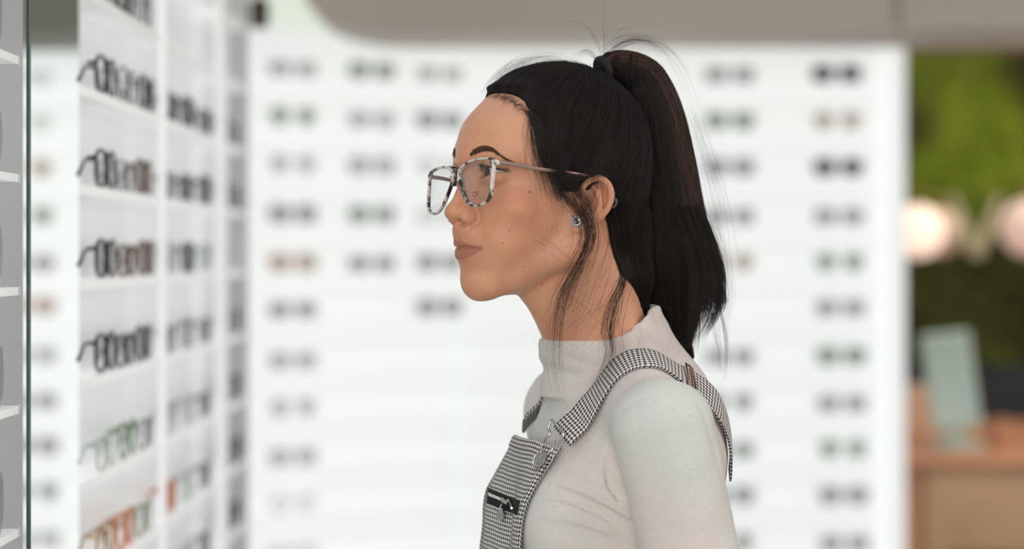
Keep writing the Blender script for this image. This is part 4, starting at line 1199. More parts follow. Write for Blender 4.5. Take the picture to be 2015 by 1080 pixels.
# (d) flyaways: fine single hairs around the outline and across the neck
st, rd = [], []
def fly(px_pts, depth, n, spread, rad=0.000045, wave=2):
    skin = depth[0] < -.02
    return lock(px_pts, depth, n, spread, rad, bend=0.009 if skin else 0.0015, wave=wave, obstacles=skin, start_spread=0.8, end_var=0.6)
flys = [
    ([(960, 190), (985, 150), (1030, 122), (1080, 112), (1130, 118), (1170, 130)], [0, 0, 0, 0, .01, .02], 46, 4.0),
    ([(975, 175), (1010, 128), (1060, 108), (1120, 112), (1175, 128)], [0, 0, .01, .01, .02], 14, 7.0),
    ([(1190, 110), (1230, 82), (1275, 82), (1320, 118), (1352, 190), (1375, 270)], [.03] * 6, 46, 4.5),
    ([(1190, 105), (1240, 72), (1300, 80), (1345, 150), (1390, 280)], [.03] * 5, 12, 8.0),
    ([(1355, 210), (1385, 290), (1410, 370), (1428, 450), (1437, 530), (1434, 610)], [.05] * 6, 34, 6.0),
    ([(1400, 420), (1424, 500), (1434, 580), (1424, 650), (1432, 720), (1424, 755)], [.05] * 6, 26, 3.4),
    ([(1395, 480), (1418, 560), (1415, 640), (1405, 700), (1395, 760)], [.05] * 5, 14, 5.0),
    ([(1182, 135), (1165, 108), (1148, 104), (1135, 116), (1122, 130)], [.02] * 5, 26, 1.2),
    ([(1188, 120), (1191, 60), (1189, 0), (1192, -40)], [.02] * 4, 8, 1.2),
    ([(1186, 118), (1170, 70), (1140, 46), (1100, 50)], [.02] * 4, 6, 6.0),
    ([(1195, 110), (1210, 70), (1250, 50), (1290, 62)], [.02] * 4, 8, 6.0),
    ([(1215, 500), (1190, 560), (1140, 620), (1090, 660), (1060, 690)], [-.07] * 5, 14, 12),
    ([(1100, 560), (1150, 600), (1200, 660), (1240, 700), (1260, 680)], [-.07] * 5, 12, 12),
    ([(1230, 520), (1200, 600), (1130, 640), (1100, 720), (1130, 760)], [-.08] * 5, 12, 12),
    ([(1070, 470), (1110, 500), (1140, 490), (1150, 460)], [-.08] * 4, 12, 7.0),
    ([(1100, 400), (1085, 440), (1100, 490), (1140, 480)], [-.085] * 4, 8, 5.0),
    ([(1290, 600), (1330, 640), (1320, 690), (1290, 680)], [-.06] * 4, 10, 8.0),
]
for c_, d_, n_, s_ in flys:
    a_, b_ = fly(c_, d_, n_, s_); st += a_; rd += b_
# baby hairs along the hairline
NB_ = 700
t_ = rng.random(NB_)
bx = np.interp(t_, [0, .25, .5, .62, .75, 1], [962, 1000, 1040, 1050, 1052, 1072]) + rng.normal(0, 4, NB_)
by = np.interp(t_, [0, .25, .5, .62, .75, 1], [188, 196, 222, 245, 275, 310]) + rng.normal(0, 4, NB_)
q_ = seen(bx, by, head_sdf, HEAD_INV); q_ = q_[np.abs(head_sdf(q_[:, 0], q_[:, 1], q_[:, 2])) < 1]; NB_ = len(q_)
L = rng.uniform(7, 22, NB_); a_ = rng.normal(-0.5, 0.7, NB_); cu_ = rng.normal(0, 1.3, NB_)
pp = []
for k in range(10):
    pp.append(push_out(head_sdf, q_.copy(), 0.25 + 1.1 * k / 9 + 0 * L, 2))
    q_ = q_ + (L / 9)[:, None] * np.stack([-np.cos(a_) * 0.75, 0.3 + 0 * L, np.sin(a_) * 0.8], 1); a_ = a_ + cu_ / 9
pp = np.stack(pp, 1)
for i in range(NB_):
    st.append(HEAD(pp[i])); rd.append(tip(10, 0.00006))
hair_strands('flyaway_hairs', st, rd, SM, hair)
# ------------------------------------------------------------------ sweater
KNIT = mat('ribbed_knit', srgb(226, 222, 212), rough=0.9, spec=0.15)
g = NT(KNIT)
bl = g.attr('bl', 'Vector')
x_, y_, z_ = g.sep(bl)
heather = g.noise(bl, 0.008, 2)
fib = g.n('ShaderNodeVectorMath', operation='MULTIPLY'); g.set(fib.inputs[0], bl); fib.inputs[1].default_value = (0.25, 0.25, 2.2)
streak = g.noise(fib.outputs[0], 0.9, 4, 0.65)
col = g.mix(g.ramp(heather, 0.38, 0.66), srgb(213, 218, 209), srgb(219, 209, 202))
col = g.mix(g.math('MULTIPLY', g.ramp(streak, 0.42, 0.72), 0.42), col, srgb(172, 175, 168))
g.set(g.bsdf.inputs['Base Color'], col)
g.bsdf.inputs['Sheen Weight'].default_value = 0.25
g.bump(streak, 0.6, 0.0009)
FOLDS = [([(1078, 962), (1130, 980), (1198, 1010), (1243, 1042)], 3.4, 5.2), ([(1082, 938), (1140, 954), (1205, 990), (1236, 1012)], -3.0, 7.0), ([(1085, 1000), (1140, 1012), (1200, 1040)], -2.0, 7.0),
         ([(1204, 868), (1200, 925), (1216, 980), (1247, 1034)], 2.6, 5.0), ([(1184, 880), (1176, 930), (1190, 980)], -2.0, 7.0),
         ([(1372, 790), (1394, 840), (1412, 900), (1424, 960)], 1.7, 2.4), ([(1352, 800), (1382, 860), (1404, 930)], -1.2, 4.0), ([(1340, 790), (1366, 830), (1390, 890)], 1.0, 2.6),
         ([(1206, 842), (1224, 806), (1258, 784), (1300, 778), (1342, 800), (1370, 838)], 1.3, 2.4), ([(1274, 738), (1275, 778)], -0.9, 2.2),
         ([(1346, 880), (1350, 960), (1362, 1078)], 0.7, 2.2), ([(1080, 1040), (1140, 1048), (1210, 1074)], 2.0, 5.5), 
         ([(1064, 690), (1110, 700), (1150, 716), (1190, 722)], 1.9, 2.8), ([(1075, 715), (1120, 735), (1165, 760)], 1.6, 4.0),
         ([(1236, 640), (1254, 680), (1272, 716)], 2.0, 2.4), ([(1250, 634), (1268, 672)], -1.5, 3.0), ([(1300, 640), (1296, 690)], 1.2, 3.0),
         ([(1290, 880), (1300, 960), (1290, 1060)], 1.0, 8.0), ([(1240, 1050), (1290, 1040), (1350, 1050)], 0.9, 5.0)]
_c = []
for pts, amp, sg in FOLDS:
    P = seen([p[0] for p in pts], [p[1] for p in pts], sweater_sdf, BODY_INV)
    P = np.array(catmull(list(P), None, 3)); n_ = len(P)
    w = np.clip(np.sin(np.pi * (np.arange(n_) + 0.3) / (n_ - 0.4)), 0, 1) ** 0.6
    for k in range(n_ - 1): _c.append((tuple(P[k]), tuple(P[k + 1]), amp, sg, w[k], w[k + 1]))
CREASES = _c
SWV, SWF = surface_nets(sweater_sdf, (-150, -240, -500), (165, 240, -92), 2.0)
_lv, _lf = surface_nets(lambda x, y, z: np.maximum(np.maximum(torso_core(x, y, z, True) - 5, z + 490), np.minimum(-z - 560 + 0 * x, 1e3) if False else np.where(np.abs(y) > 150, -z - 665, -z - 560)), (-150, -240, -690), (120, 240, -480), 5.0)
sweater = mesh_obj('sweater', BODY(np.concatenate([SWV, _lv])), np.concatenate([SWF, _lf + len(SWV)]), KNIT, person,
                   attrs={'bl': np.concatenate([SWV, _lv])})

# ------------------------------------------------------------------ houndstooth cloth: eight-thread repeat in a 2/2 twill
def houndstooth(name, thread):
    m = mat(name, srgb(40, 38, 38), rough=0.85, spec=0.15)
    g = NT(m)
    uv = g.attr('uvm', 'Vector')
    u, v, _ = g.sep(uv)
    i = g.math('FLOOR', g.math('DIVIDE', u, thread)); j = g.math('FLOOR', g.math('DIVIDE', v, thread))
    md = lambda a, n: g.math('FLOORED_MODULO', a, n)
    over = g.math('LESS_THAN', md(g.math('ADD', i, j), 4.0), 1.5)
    wa = g.math('LESS_THAN', md(i, 8.0), 3.5); we = g.math('LESS_THAN', md(j, 8.0), 3.5)
    dark = g.math('ADD', g.math('MULTIPLY', over, wa), g.math('MULTIPLY', g.math('SUBTRACT', 1.0, over), we))
    fz = g.noise(uv, 1.7, 2)
    g.set(g.bsdf.inputs['Base Color'], g.mix(dark, g.mix(fz, srgb(246, 243, 238), srgb(226, 222, 216)), g.mix(fz, srgb(22, 20, 21), srgb(46, 44, 44))))
    g.bump(g.noise(uv, 2.6, 2), 0.4, 0.0006)
    return m
TOOTH = houndstooth('houndstooth', 0.5)

BIB_PUSH, BIB_HANG = 12.0, 6.0
def bib_top(y):                      # the bib's upper edge, body-local z
    return -223.0 - 5.0 * sstep(np.abs(y), 30, 82)
def bib_half(z):                     # half width grows towards the waist
    return 74.0 + 26 * sstep(-z, 330, 460) - 4 * gau(z + 300, 40)
def front_pts(y, z, off, fn=None):
    """points in front of the chest at lateral y, height z"""
    O = np.stack([np.full_like(y, 170.0), y, z], 1); D = np.tile([-1.0, 0, 0], (len(y), 1))
    P = cast(fn or sweater_raw, O, D, n=40)
    n = grad(sweater_raw, P); n[:, 2] *= 0.2
    return P + n * off
nu, nv = 80, 130
U = np.linspace(-1, 1, nu); Vv = np.linspace(0, 1, nv)
gy = np.zeros((nv, nu)); gz = np.zeros((nv, nu))
for r_ in range(nv):
    z0 = -223 - Vv[r_] * 250
    gy[r_] = U * bib_half(z0)
    gz[r_] = bib_top(gy[r_]) - Vv[r_] * 250
gP = front_pts(gy.ravel(), gz.ravel(), 3.4)
front = gP.reshape(nv, nu, 3).copy()
# cloth bridges the dip between neck and bust and hangs straight below it: upper hull of every column
def hull_up(zs, xs):
    st_ = []
    for i in range(len(zs)):
        while len(st_) >= 2:
            a, b = st_[-2], st_[-1]
            if (xs[b] - xs[a]) * (zs[a] - zs[i]) <= (xs[i] - xs[a]) * (zs[a] - zs[b]): st_.pop()
            else: break
        st_.append(i)
    return np.interp(-zs, -zs[st_], xs[st_])
for b in range(nu):
    xs = front[:, b, 0].copy(); zs = gz[:, b]
    xs[0] += BIB_PUSH; xs[nv // 5:] += 3.0
    xs[-1] = max(xs[-1], xs.max() + BIB_HANG)
    front[:, b, 0] = hull_up(zs, xs); front[:, b, 1] = gy[:, b]; front[:, b, 2] = zs
wr = 0.9 * np.sin(gz * 0.10 + gy * 0.03) * sstep(np.abs(gy), 45, 85) + 0.7 * np.sin(gz * 0.05 + 1)
front[..., 0] += wr
du = np.linalg.norm(np.diff(front, axis=1), axis=2); cu_ = np.concatenate([np.zeros((nv, 1)), np.cumsum(du, 1)], 1); cu_ -= cu_[:, nu // 2][:, None]
dv = np.linalg.norm(np.diff(front, axis=0), axis=2); cv_ = np.concatenate([np.zeros((1, nu)), np.cumsum(dv, 0)], 0)
th = 2.2
from mathutils.bvhtree import BVHTree
_a = np.gradient(front, axis=1); _b = np.gradient(front, axis=0)
nrm = np.cross(_b, _a); nrm /= np.linalg.norm(nrm, axis=2)[..., None]
nrm *= np.sign(nrm[..., :1])
back = front - nrm * th
V = np.concatenate([front.reshape(-1, 3), back.reshape(-1, 3)])
UVM = np.stack([cu_.ravel(), -cv_.ravel(), 0 * cu_.ravel()], 1); UVM = np.concatenate([UVM, UVM + 3])
F = []
def gid(a, b, o=0): return a * nu + b + o
NN = nu * nv
for a in range(nv - 1):
    for b in range(nu - 1):
        F.append((gid(a, b), gid(a + 1, b), gid(a + 1, b + 1), gid(a, b + 1)))
        F.append((gid(a, b, NN), gid(a, b + 1, NN), gid(a + 1, b + 1, NN), gid(a + 1, b, NN)))
for a in range(nv - 1):
    F.append((gid(a, 0), gid(a, 0, NN), gid(a + 1, 0, NN), gid(a + 1, 0)))
    F.append((gid(a, nu - 1), gid(a + 1, nu - 1), gid(a + 1, nu - 1, NN), gid(a, nu - 1, NN)))
for b in range(nu - 1):
    F.append((gid(0, b), gid(0, b + 1), gid(0, b + 1, NN), gid(0, b, NN)))
# trousers below the waist, out of the picture but part of the garment
tv, tf = surface_nets(lambda x, y, z: np.maximum(np.maximum(torso_core(x, y, z, True) - 11, z + 420), np.maximum(np.abs(y) - 178 + 0 * x, -z - 1470)), (-150, -200, -1480), (150, 200, -415), 7.0)
tm = ~((np.abs(tv[:, 1]) > 128) & (tv[:, 2] > -470))
V2 = np.concatenate([V, tv]); UV2 = np.concatenate([UVM, np.stack([tv[:, 1], tv[:, 2], 0 * tv[:, 0]], 1)])
F2 = F + [tuple(q) for q in (tf + len(V))]
dung = mesh_obj('dungarees', BODY(V2), F2, TOOTH, person, attrs={'uvm': UV2})

BVH = BVHTree.FromPolygons([tuple(v) for v in front.reshape(-1, 3)], [(a * nu + b, (a + 1) * nu + b, (a + 1) * nu + b + 1, a * nu + b + 1) for a in range(nv - 1) for b in range(nu - 1)])
def on_bib(px, py, off=0.0):
    """points lying off mm in front of the bib (or, beside it, of its extended plane) at these pixels"""
    px = np.atleast_1d(np.asarray(px, float)); py = np.atleast_1d(np.asarray(py, float)); out = []
    for a, b in zip(px, py):
        A = BODY_INV(unpix(a, b, -0.35)); B = BODY_INV(unpix(a, b, 0.35)); d = (B - A) / np.linalg.norm(B - A)
        hit = BVH.ray_cast(Vector(A), Vector(d), 900)
        if hit[0] is not None:
            n = np.array(hit[1]); n = n if n[0] > 0 else -n
            out.append(np.array(hit[0]) + n * off)
        else:
            nr = BVH.find_nearest(Vector(A + d * np.dot(front[5, nu - 6] - A, d)))
            P = A + d * np.dot(np.array(nr[0]) - A, d); n = np.array(nr[1]); n = n if n[0] > 0 else -n
            out.append(P + n * off)
    return np.array(out)
def edge_band(name, us, vs, half, m):
    from_grid = lambda arr, v, u: np.array([arr[int(round(a)), int(round(b))] for a, b in zip(v, u)])
    c = from_grid(front, vs, us); n = from_grid(nrm, vs, us)
    sd = np.cross(np.gradient(c, axis=0), n); sd /= np.linalg.norm(sd, axis=1)[:, None]
    return ribbon(name, c + n * 0.2, n, sd, half, 1.0, m, dung)

# hems: folded double edge along the bib's top and sides
def ribbon(name, center, normals, side, half, thick, m, parent, uvscale=True, nw=7):
    """flat band along center (n,3) with unit side vectors; returns object (root-relative metres from body mm)"""
    c = np.asarray(center); n = len(c)
    w = np.linspace(-half, half, nw)
    L = np.concatenate([[0], np.cumsum(np.linalg.norm(np.diff(c, axis=0), axis=1))])
    top = c[:, None] + side[:, None] * w[None, :, None] + normals[:, None] * (thick * (1 - 0.25 * (w / half) ** 4))[None, :, None]
    bot = c[:, None] + side[:, None] * w[None, :, None]
    V = np.concatenate([top.reshape(-1, 3), bot.reshape(-1, 3)])
    uv = np.stack(np.broadcast_arrays(w[None, :], L[:, None], np.zeros((n, nw))), -1).reshape(-1, 3)
    uv = np.concatenate([uv, uv + 2])
    F = []; N = n * nw
    for a in range(n - 1):
        for b in range(nw - 1):
            i = a * nw + b
            F.append((i, i + 1, i + nw + 1, i + nw)); F.append((i + N, i + nw + N, i + nw + 1 + N, i + 1 + N))
        i = a * nw; F.append((i, i + nw, i + nw + N, i + N)); i = a * nw + nw - 1; F.append((i, i + N, i + nw + N, i + nw))
    for b in range(nw - 1):
        F.append((b, b + N, b + 1 + N, b + 1)); i = (n - 1) * nw + b; F.append((i, i + 1, i + 1 + N, i + N))
    return mesh_obj(name, BODY(V), F, m, parent, attrs={'uvm': uv})
edge_band('bib_hem', np.arange(0, nu), np.full(nu, 2.6), 5.0, TOOTH)
for u_ in (1.6, nu - 2.6): edge_band('side_hem', np.full(nv - 2, u_), np.arange(1, nv - 1), 3.6, TOOTH)

# shoulder straps: from the bib's corner over the shoulder and down the back
STEEL = mat('polished_steel', srgb(206, 202, 196), rough=0.16, metal=1.0)
COPPER = mat('rosy_metal', srgb(198, 160, 140), rough=0.22, metal=1.0)
def strap_center(sy):
    al = np.radians(np.linspace(3, 199, 90))
    t = np.linspace(0, 1, 90)
    y = sy * np.interp(t, [0, 0.12, 0.3, 0.45, 0.6, 0.8, 1], [64, 72, 88, 98, 99, 88, 66])
    def at(yy):
        O = np.stack([np.full(90, -5.0), yy, np.full(90, -225.0)], 1)
        D = np.stack([np.cos(al), 0 * al, np.sin(al)], 1)
        return cast(sweater_raw, O, D, t0=0, n=60, inside=True)
    C0 = at(y); 
    # pulled taut: the strap bridges hollows along its length
    ctr = np.array([-5.0, -225.0]); q = C0[:, [0, 2]] - ctr
    H = []
    for i in range(90):
        while len(H) >= 2:
            a, b, c_ = q[H[-2]], q[H[-1]], q[i]
            if (b[0] - a[0]) * (c_[1] - a[1]) - (b[1] - a[1]) * (c_[0] - a[0]) <= 0: H.pop()
            else: break
        H.append(i)
    for i in range(90):
        j = max(k for k in range(len(H)) if H[k] <= i)
        if H[j] == i: continue
        a, b = q[H[j]], q[H[j + 1]]; d = np.array([math.cos(al[i]), math.sin(al[i])])
        den = d[0] * (b[1] - a[1]) - d[1] * (b[0] - a[0])
        r_ = (a[0] * (b[1] - a[1]) - a[1] * (b[0] - a[0])) / den
        C0[i, 0], C0[i, 2] = ctr[0] + d[0] * r_, ctr[1] + d[1] * r_
    n = grad(sweater_raw, C0)
    return C0 + n * (2.2 + 7.0 * sstep(-t, -0.12, 0.0))[:, None], n
for sy in (1, -1):
    c, nn = strap_center(sy)
    tg = np.gradient(c, axis=0); tg /= np.linalg.norm(tg, axis=1)[:, None]
    side = np.cross(tg, nn); side /= np.linalg.norm(side, axis=1)[:, None]
    nn2 = np.cross(side, tg)
    sgn = np.sign((nn2 * nn).sum(1))[:, None]; nn2 = nn2 * sgn
    strap = ribbon('strap', c, nn2, side, 16.5, 2.6, TOOTH, dung, nw=11)
    if sy == 1: STRAP_C, STRAP_N, STRAP_S, STRAP_T = c, nn2, side, tg
    strap_o = strap
    # slider buckle on the shoulder
    k = 56
    P, n_, s_, t_ = c[k] + nn2[k] * 4.0, nn2[k], side[k], tg[k]
    mb = MB()
    mb.tube([BODY(P + s_ * a + t_ * b + n_ * h) for a, b, h in [(-18, -4, 0), (0, -4, .6), (18, -4, 0), (18, 5, 0), (0, 5, .6), (-18, 5, 0)]], 0.0010, 8, closed=True)
    mb.tube([BODY(P + s_ * a + t_ * 0.5 + n_ * 1) for a in (-18, 0, 18)], 0.0009, 8)
    mb.build('strap_slider', COPPER, strap_o, smooth=True)

def tube_px(mb, pts, r, off, n=8, closed=False, sm=4):
    P = np.array([on_bib([a], [b], off if not hasattr(off, '__len__') else off[i])[0] for i, (a, b) in enumerate(pts)])
    if closed: P = np.concatenate([P, P[:1]])
    C_ = np.array(catmull(list(P), None, sm)) if sm else P
    if closed: C_ = C_[:-1]
    mb.tube([Vector(p) for p in BODY(C_)], r, n, closed=closed)
# clasp: wire loop from the strap end to the bib button
clasp = MB()
tube_px(clasp, [(1092, 836), (1088, 848), (1091, 858), (1083, 868), (1077, 880), (1074, 895), (1078, 903)], 0.00125, 6.5)
tube_px(clasp, [(1078, 903), (1086, 898), (1094, 891), (1099, 880), (1102, 874), (1107, 877), (1112, 869), (1118, 862)], 0.00125, 6.5)
tube_px(clasp, [(1096, 832), (1104, 841), (1112, 850), (1119, 858), (1118, 865)], 0.0013, 8.5)
clasp.build('strap_clasp', STEEL, dung, smooth=True)
B0 = on_bib([1068], [909], 0)[0]; bn = on_bib([1068], [909], 1.0)[0] - B0
Mx = Matrix.Translation(Vector(BODY(B0 + bn * 3.0))) @ Vector(BODY(B0 + bn) - BODY(B0)).to_track_quat('Z', 'Y').to_matrix().to_4x4()
bt = MB(); bt.lathe([(0.004, -0.004), (0.0042, 0), (0.0082, 0.0006), (0.0090, 0.0018), (0.0086, 0.0030), (0.0074, 0.0034), (0.0066, 0.0026), (0.0045, 0.0024), (0.0035, 0.0030), (0.0012, 0.0032)], 28, Mx)
bt.build('bib_button', STEEL, dung, smooth=True)
# zipped pocket
TAPE = mat('black_tape', srgb(24, 23, 25), rough=0.8)
q = [(962, 960), (1024, 985), (1018, 1013), (959, 990)]
def quad_patch(q, off, nu=16, nv=6):
    V = []
    for a in range(nv):
        for b in range(nu):
            u, v = b / (nu - 1), a / (nv - 1)
            V.append(((q[0][0] * (1 - u) + q[1][0] * u) * (1 - v) + (q[3][0] * (1 - u) + q[2][0] * u) * v,
                      (q[0][1] * (1 - u) + q[1][1] * u) * (1 - v) + (q[3][1] * (1 - u) + q[2][1] * u) * v))
    V = np.array(V); P = on_bib(V[:, 0], V[:, 1], off); P2 = on_bib(V[:, 0], V[:, 1], -1.0)
    F = [(a * nu + b, (a + 1) * nu + b, (a + 1) * nu + b + 1, a * nu + b + 1) for a in range(nv - 1) for b in range(nu - 1)]
    n = nu * nv
    for b in range(nu - 1):
        F.append((b, b + 1, b + 1 + n, b + n)); k = (nv - 1) * nu + b; F.append((k, k + n, k + n + 1, k + 1))
    for a in range(nv - 1):
        F.append((a * nu, a * nu + n, (a + 1) * nu + n, (a + 1) * nu)); k = a * nu + nu - 1; F.append((k, k + nu, k + nu + n, k + n))
    return BODY(np.concatenate([P, P2])), F
v_, f_ = quad_patch(q, 1.2)
pocket = mesh_obj('zip_pocket', v_, f_, TAPE, dung)
mb = MB()
for k in range(27):                                     # metal teeth in two rows
    t = k / 26
    a = np.array([965, 973]) * (1 - t) + np.array([1000, 987]) * t
    for s_ in (-1, 1):
        P = on_bib([a[0] + s_ * 0.8], [a[1] + s_ * 1.9], 2.2)[0]
        mb.box(BODY(P), (0.0008, 0.0006, 0.0010), bev=0.00015)
mb.build('zip_teeth', mat('zip_metal', srgb(170, 168, 162), rough=0.35, metal=1.0), pocket)
mb = MB()
tube_px(mb, [(994, 983), (1000, 988), (1007, 991)], 0.0022, 3.4)
tube_px(mb, [(1005, 983), (1010, 988), (1014, 1001)], 0.0012, 3.6)
mb.build('zip_slider', STEEL, pocket, smooth=True)
P = on_bib([992, 998, 999, 995, 988, 984, 986], [1002, 1002, 1016, 1025, 1025, 1019, 1008], 4.2)
mb = MB()
ol = [(991, 1000), (997, 1001), (999, 1012), (998, 1021), (993, 1026), (986, 1024), (984, 1018), (987, 1009)]
P1 = on_bib([a for a, b in ol], [b for a, b in ol], 3.4); P2_ = on_bib([a for a, b in ol], [b for a, b in ol], 4.8)
n = len(ol); V = list(BODY(P1)) + list(BODY(P2_))
F = [tuple(range(n)), tuple(range(2 * n - 1, n - 1, -1))] + [(i, (i + 1) % n, (i + 1) % n + n, i + n) for i in range(n)]
mb.add(V, F)
tube_px(mb, [(996, 992), (993, 997), (992, 1003)], 0.0012, 4.4)
mb.build('zip_pull', mat('brushed_steel', srgb(190, 190, 184), rough=0.35, metal=1.0), pocket)
# shoes, out of the picture
SH = mat('shoe_leather', srgb(40, 38, 38), rough=0.5)
for sy in (1, -1):
    v_, f_ = surface_nets(lambda x, y, z: np.maximum(smin(cone(x, y, z, (-24, sy * 90, -1500), (100, sy * 92, -1520), 36, 30), cone(x, y, z, (-14, sy * 90, -1500), (-14, sy * 90, -1440), 36, 38), 14), -z - PZ0 * 1000), (-80, sy * 90 - 60, -1560), (150, sy * 90 + 60, -1420), 5.0)
    mesh_obj('shoe', BODY(v_), f_, SH, person)
# ------------------------------------------------------------------ the spectacles she wears
ROLL, GX = math.radians(4.2), 97.0
def G(P):
    """glasses-local (forward offset, lateral, up) mm -> root-relative metres"""
    P = np.asarray(P, float)
    w, y, z = P[..., 0], P[..., 1], P[..., 2]
    x = GX - 0.00115 * y * y + w - 0.07 * (z - 20)
    return HEAD(np.stack([x, y * math.cos(ROLL), z + y * math.sin(ROLL)], -1))
def to_glass(px, py):
    """lateral/up position on the spectacle front of a point measured in the photograph"""
    p = np.array([30.0, 20.0])
    for _ in range(8):
        f0 = topix(G([0, p[0], p[1]]))
        J = np.stack([topix(G([0, p[0] + 0.5, p[1]])) - f0, topix(G([0, p[0], p[1] + 0.5])) - f0], 1) / 0.5
        p = p + np.linalg.solve(J, np.array([px, py]) - f0)
    return p
RIM_PX = [(904, 340), (917, 323.5), (934.5, 316), (952, 313), (965, 313), (971, 318), (970, 338), (967.5, 364), (964.5, 384), (955.5, 397), (940, 403.5), (928.5, 402), (918.5, 391), (909.5, 371), (904.5, 353)]
RIM = [to_glass(a, b) for a, b in RIM_PX]
TORT = mat('marbled_acetate', srgb(205, 200, 192), rough=0.12, spec=0.6)
g = NT(TORT)
oc = g.n('ShaderNodeTexCoord').outputs['Object']
mv = g.n('ShaderNodeVectorMath', operation='MULTIPLY'); g.set(mv.inputs[0], oc); mv.inputs[1].default_value = (1, 1, 0.62)
n1 = g.noise(mv.outputs[0], 92, 3, 0.6); n2 = g.noise(oc, 330, 3, 0.5)
colr = g.mix(g.ramp(n1, 0.47, 0.53), srgb(28, 27, 28), srgb(214, 208, 198))
colr = g.mix(g.math('MULTIPLY', g.ramp(n2, 0.52, 0.66), 0.6), colr, srgb(138, 128, 120))
g.set(g.bsdf.inputs['Base Color'], colr)
g.bsdf.inputs['Coat Weight'].default_value = 0.6; g.bsdf.inputs['Coat Roughness'].default_value = 0.06

specs = empty('eyeglasses', (PX0, PY0, 0))
tag(specs, 'black and white marbled square eyeglasses with rosy metal temples, worn by the woman', 'glasses')
def rim_loop(side, grow=0.0):
    r = np.array(RIM); c = r.mean(0)
    if grow: r = c + (r - c) * (1 + grow / np.linalg.norm(r - c, axis=1))[:, None]
    L = list(r) + [r[0], r[1], r[2]]
    C_ = np.array(catmull([np.array([p[0], p[1], 0]) for p in [r[-1]] + L], None, 5))[5:5 + 5 * len(r)]
    P = np.stack([0 * C_[:, 0], side * C_[:, 0], C_[:, 1]], 1)
    return P
mb = MB()
for side in (1, -1):
    P = rim_loop(side, 0.6)
    N_ = len(P); V = []; F = []
    sec = [(-1.9, -1.2), (-1.9, 1.0), (-1.2, 1.6), (1.2, 1.6), (1.9, 1.0), (1.9, -1.2), (1.2, -1.7), (-1.2, -1.7)]   # (depth, in-plane)
    tg = np.roll(P, -1, 0) - np.roll(P, 1, 0); tg /= np.linalg.norm(tg, axis=1)[:, None]
    for i in range(N_):
        o_ = np.array([0, tg[i][2], -tg[i][1]]); 
        for dpt, ip in [(a_ * 0.9, b_ * 0.72) for a_, b_ in sec]: V.append(G(P[i] + np.array([dpt, 0, 0]) + o_ * ip))
    for i in range(N_):
        j = (i + 1) % N_
        for k in range(8):
            l = (k + 1) % 8; F.append((i * 8 + k, i * 8 + l, j * 8 + l, j * 8 + k))
    mb.add(V, F)
# bridge, nose pads and end pieces
def gb(pts, r, n=8, flat=1.0): mb.tube([Vector(G(p)) for p in catmull([np.array(p, float) for p in pts], None, 4)], r, n, flat=flat)
ri = np.array(RIM); iy = ri[0][0]; iz = ri[0][1]
gb([(0, iy + 2, iz + 1.5), (0.6, iy * 0.5, iz + 2.6), (0.8, 0, iz + 2.8), (0.6, -iy * 0.5, iz + 2.6), (0, -iy - 2, iz + 1.5)], 0.0021)
for s_ in (1, -1):
    gb([(-1, s_ * (iy + 0.3), iz - 4), (-2.6, s_ * (iy + 0.6), iz - 7), (-2.4, s_ * (iy + 1.8), iz - 11)], 0.0014)
    oy, oz = ri[5][0], ri[5][1]
    gb([(0, s_ * (oy - 2), oz), (-0.5, s_ * (oy + 1.2), oz - 0.5), (-3.5, s_ * (oy + 2.2), oz - 1.2)], 0.0026)
fr = mb.build('frame_front', TORT, specs, smooth=True)
LENS = bpy.data.materials.new('clear_lens'); LENS.use_nodes = True
nt = LENS.node_tree; nt.nodes.remove(nt.nodes['Principled BSDF']); out = nt.nodes['Material Output']
tr = nt.nodes.new('ShaderNodeBsdfTransparent'); tr.inputs[0].default_value = (0.97, 0.975, 0.97, 1)
gl = nt.nodes.new('ShaderNodeBsdfGlossy'); gl.inputs['Roughness'].default_value = 0.01
fz = nt.nodes.new('ShaderNodeFresnel'); fz.inputs['IOR'].default_value = 1.95
mx = nt.nodes.new('ShaderNodeMixShader')
ge = nt.nodes.new('ShaderNodeNewGeometry'); iv = nt.nodes.new('ShaderNodeMath'); iv.operation = 'SUBTRACT'; iv.inputs[0].default_value = 1.0
ml = nt.nodes.new('ShaderNodeMath'); ml.operation = 'MULTIPLY'
nt.links.new(ge.outputs['Backfacing'], iv.inputs[1]); nt.links.new(fz.outputs[0], ml.inputs[0]); nt.links.new(iv.outputs[0], ml.inputs[1])
nt.links.new(ml.outputs[0], mx.inputs[0]); nt.links.new(tr.outputs[0], mx.inputs[1]); nt.links.new(gl.outputs[0], mx.inputs[2]); nt.links.new(mx.outputs[0], out.inputs[0])
INK = mat('lens_print', srgb(40, 36, 34), rough=0.5)
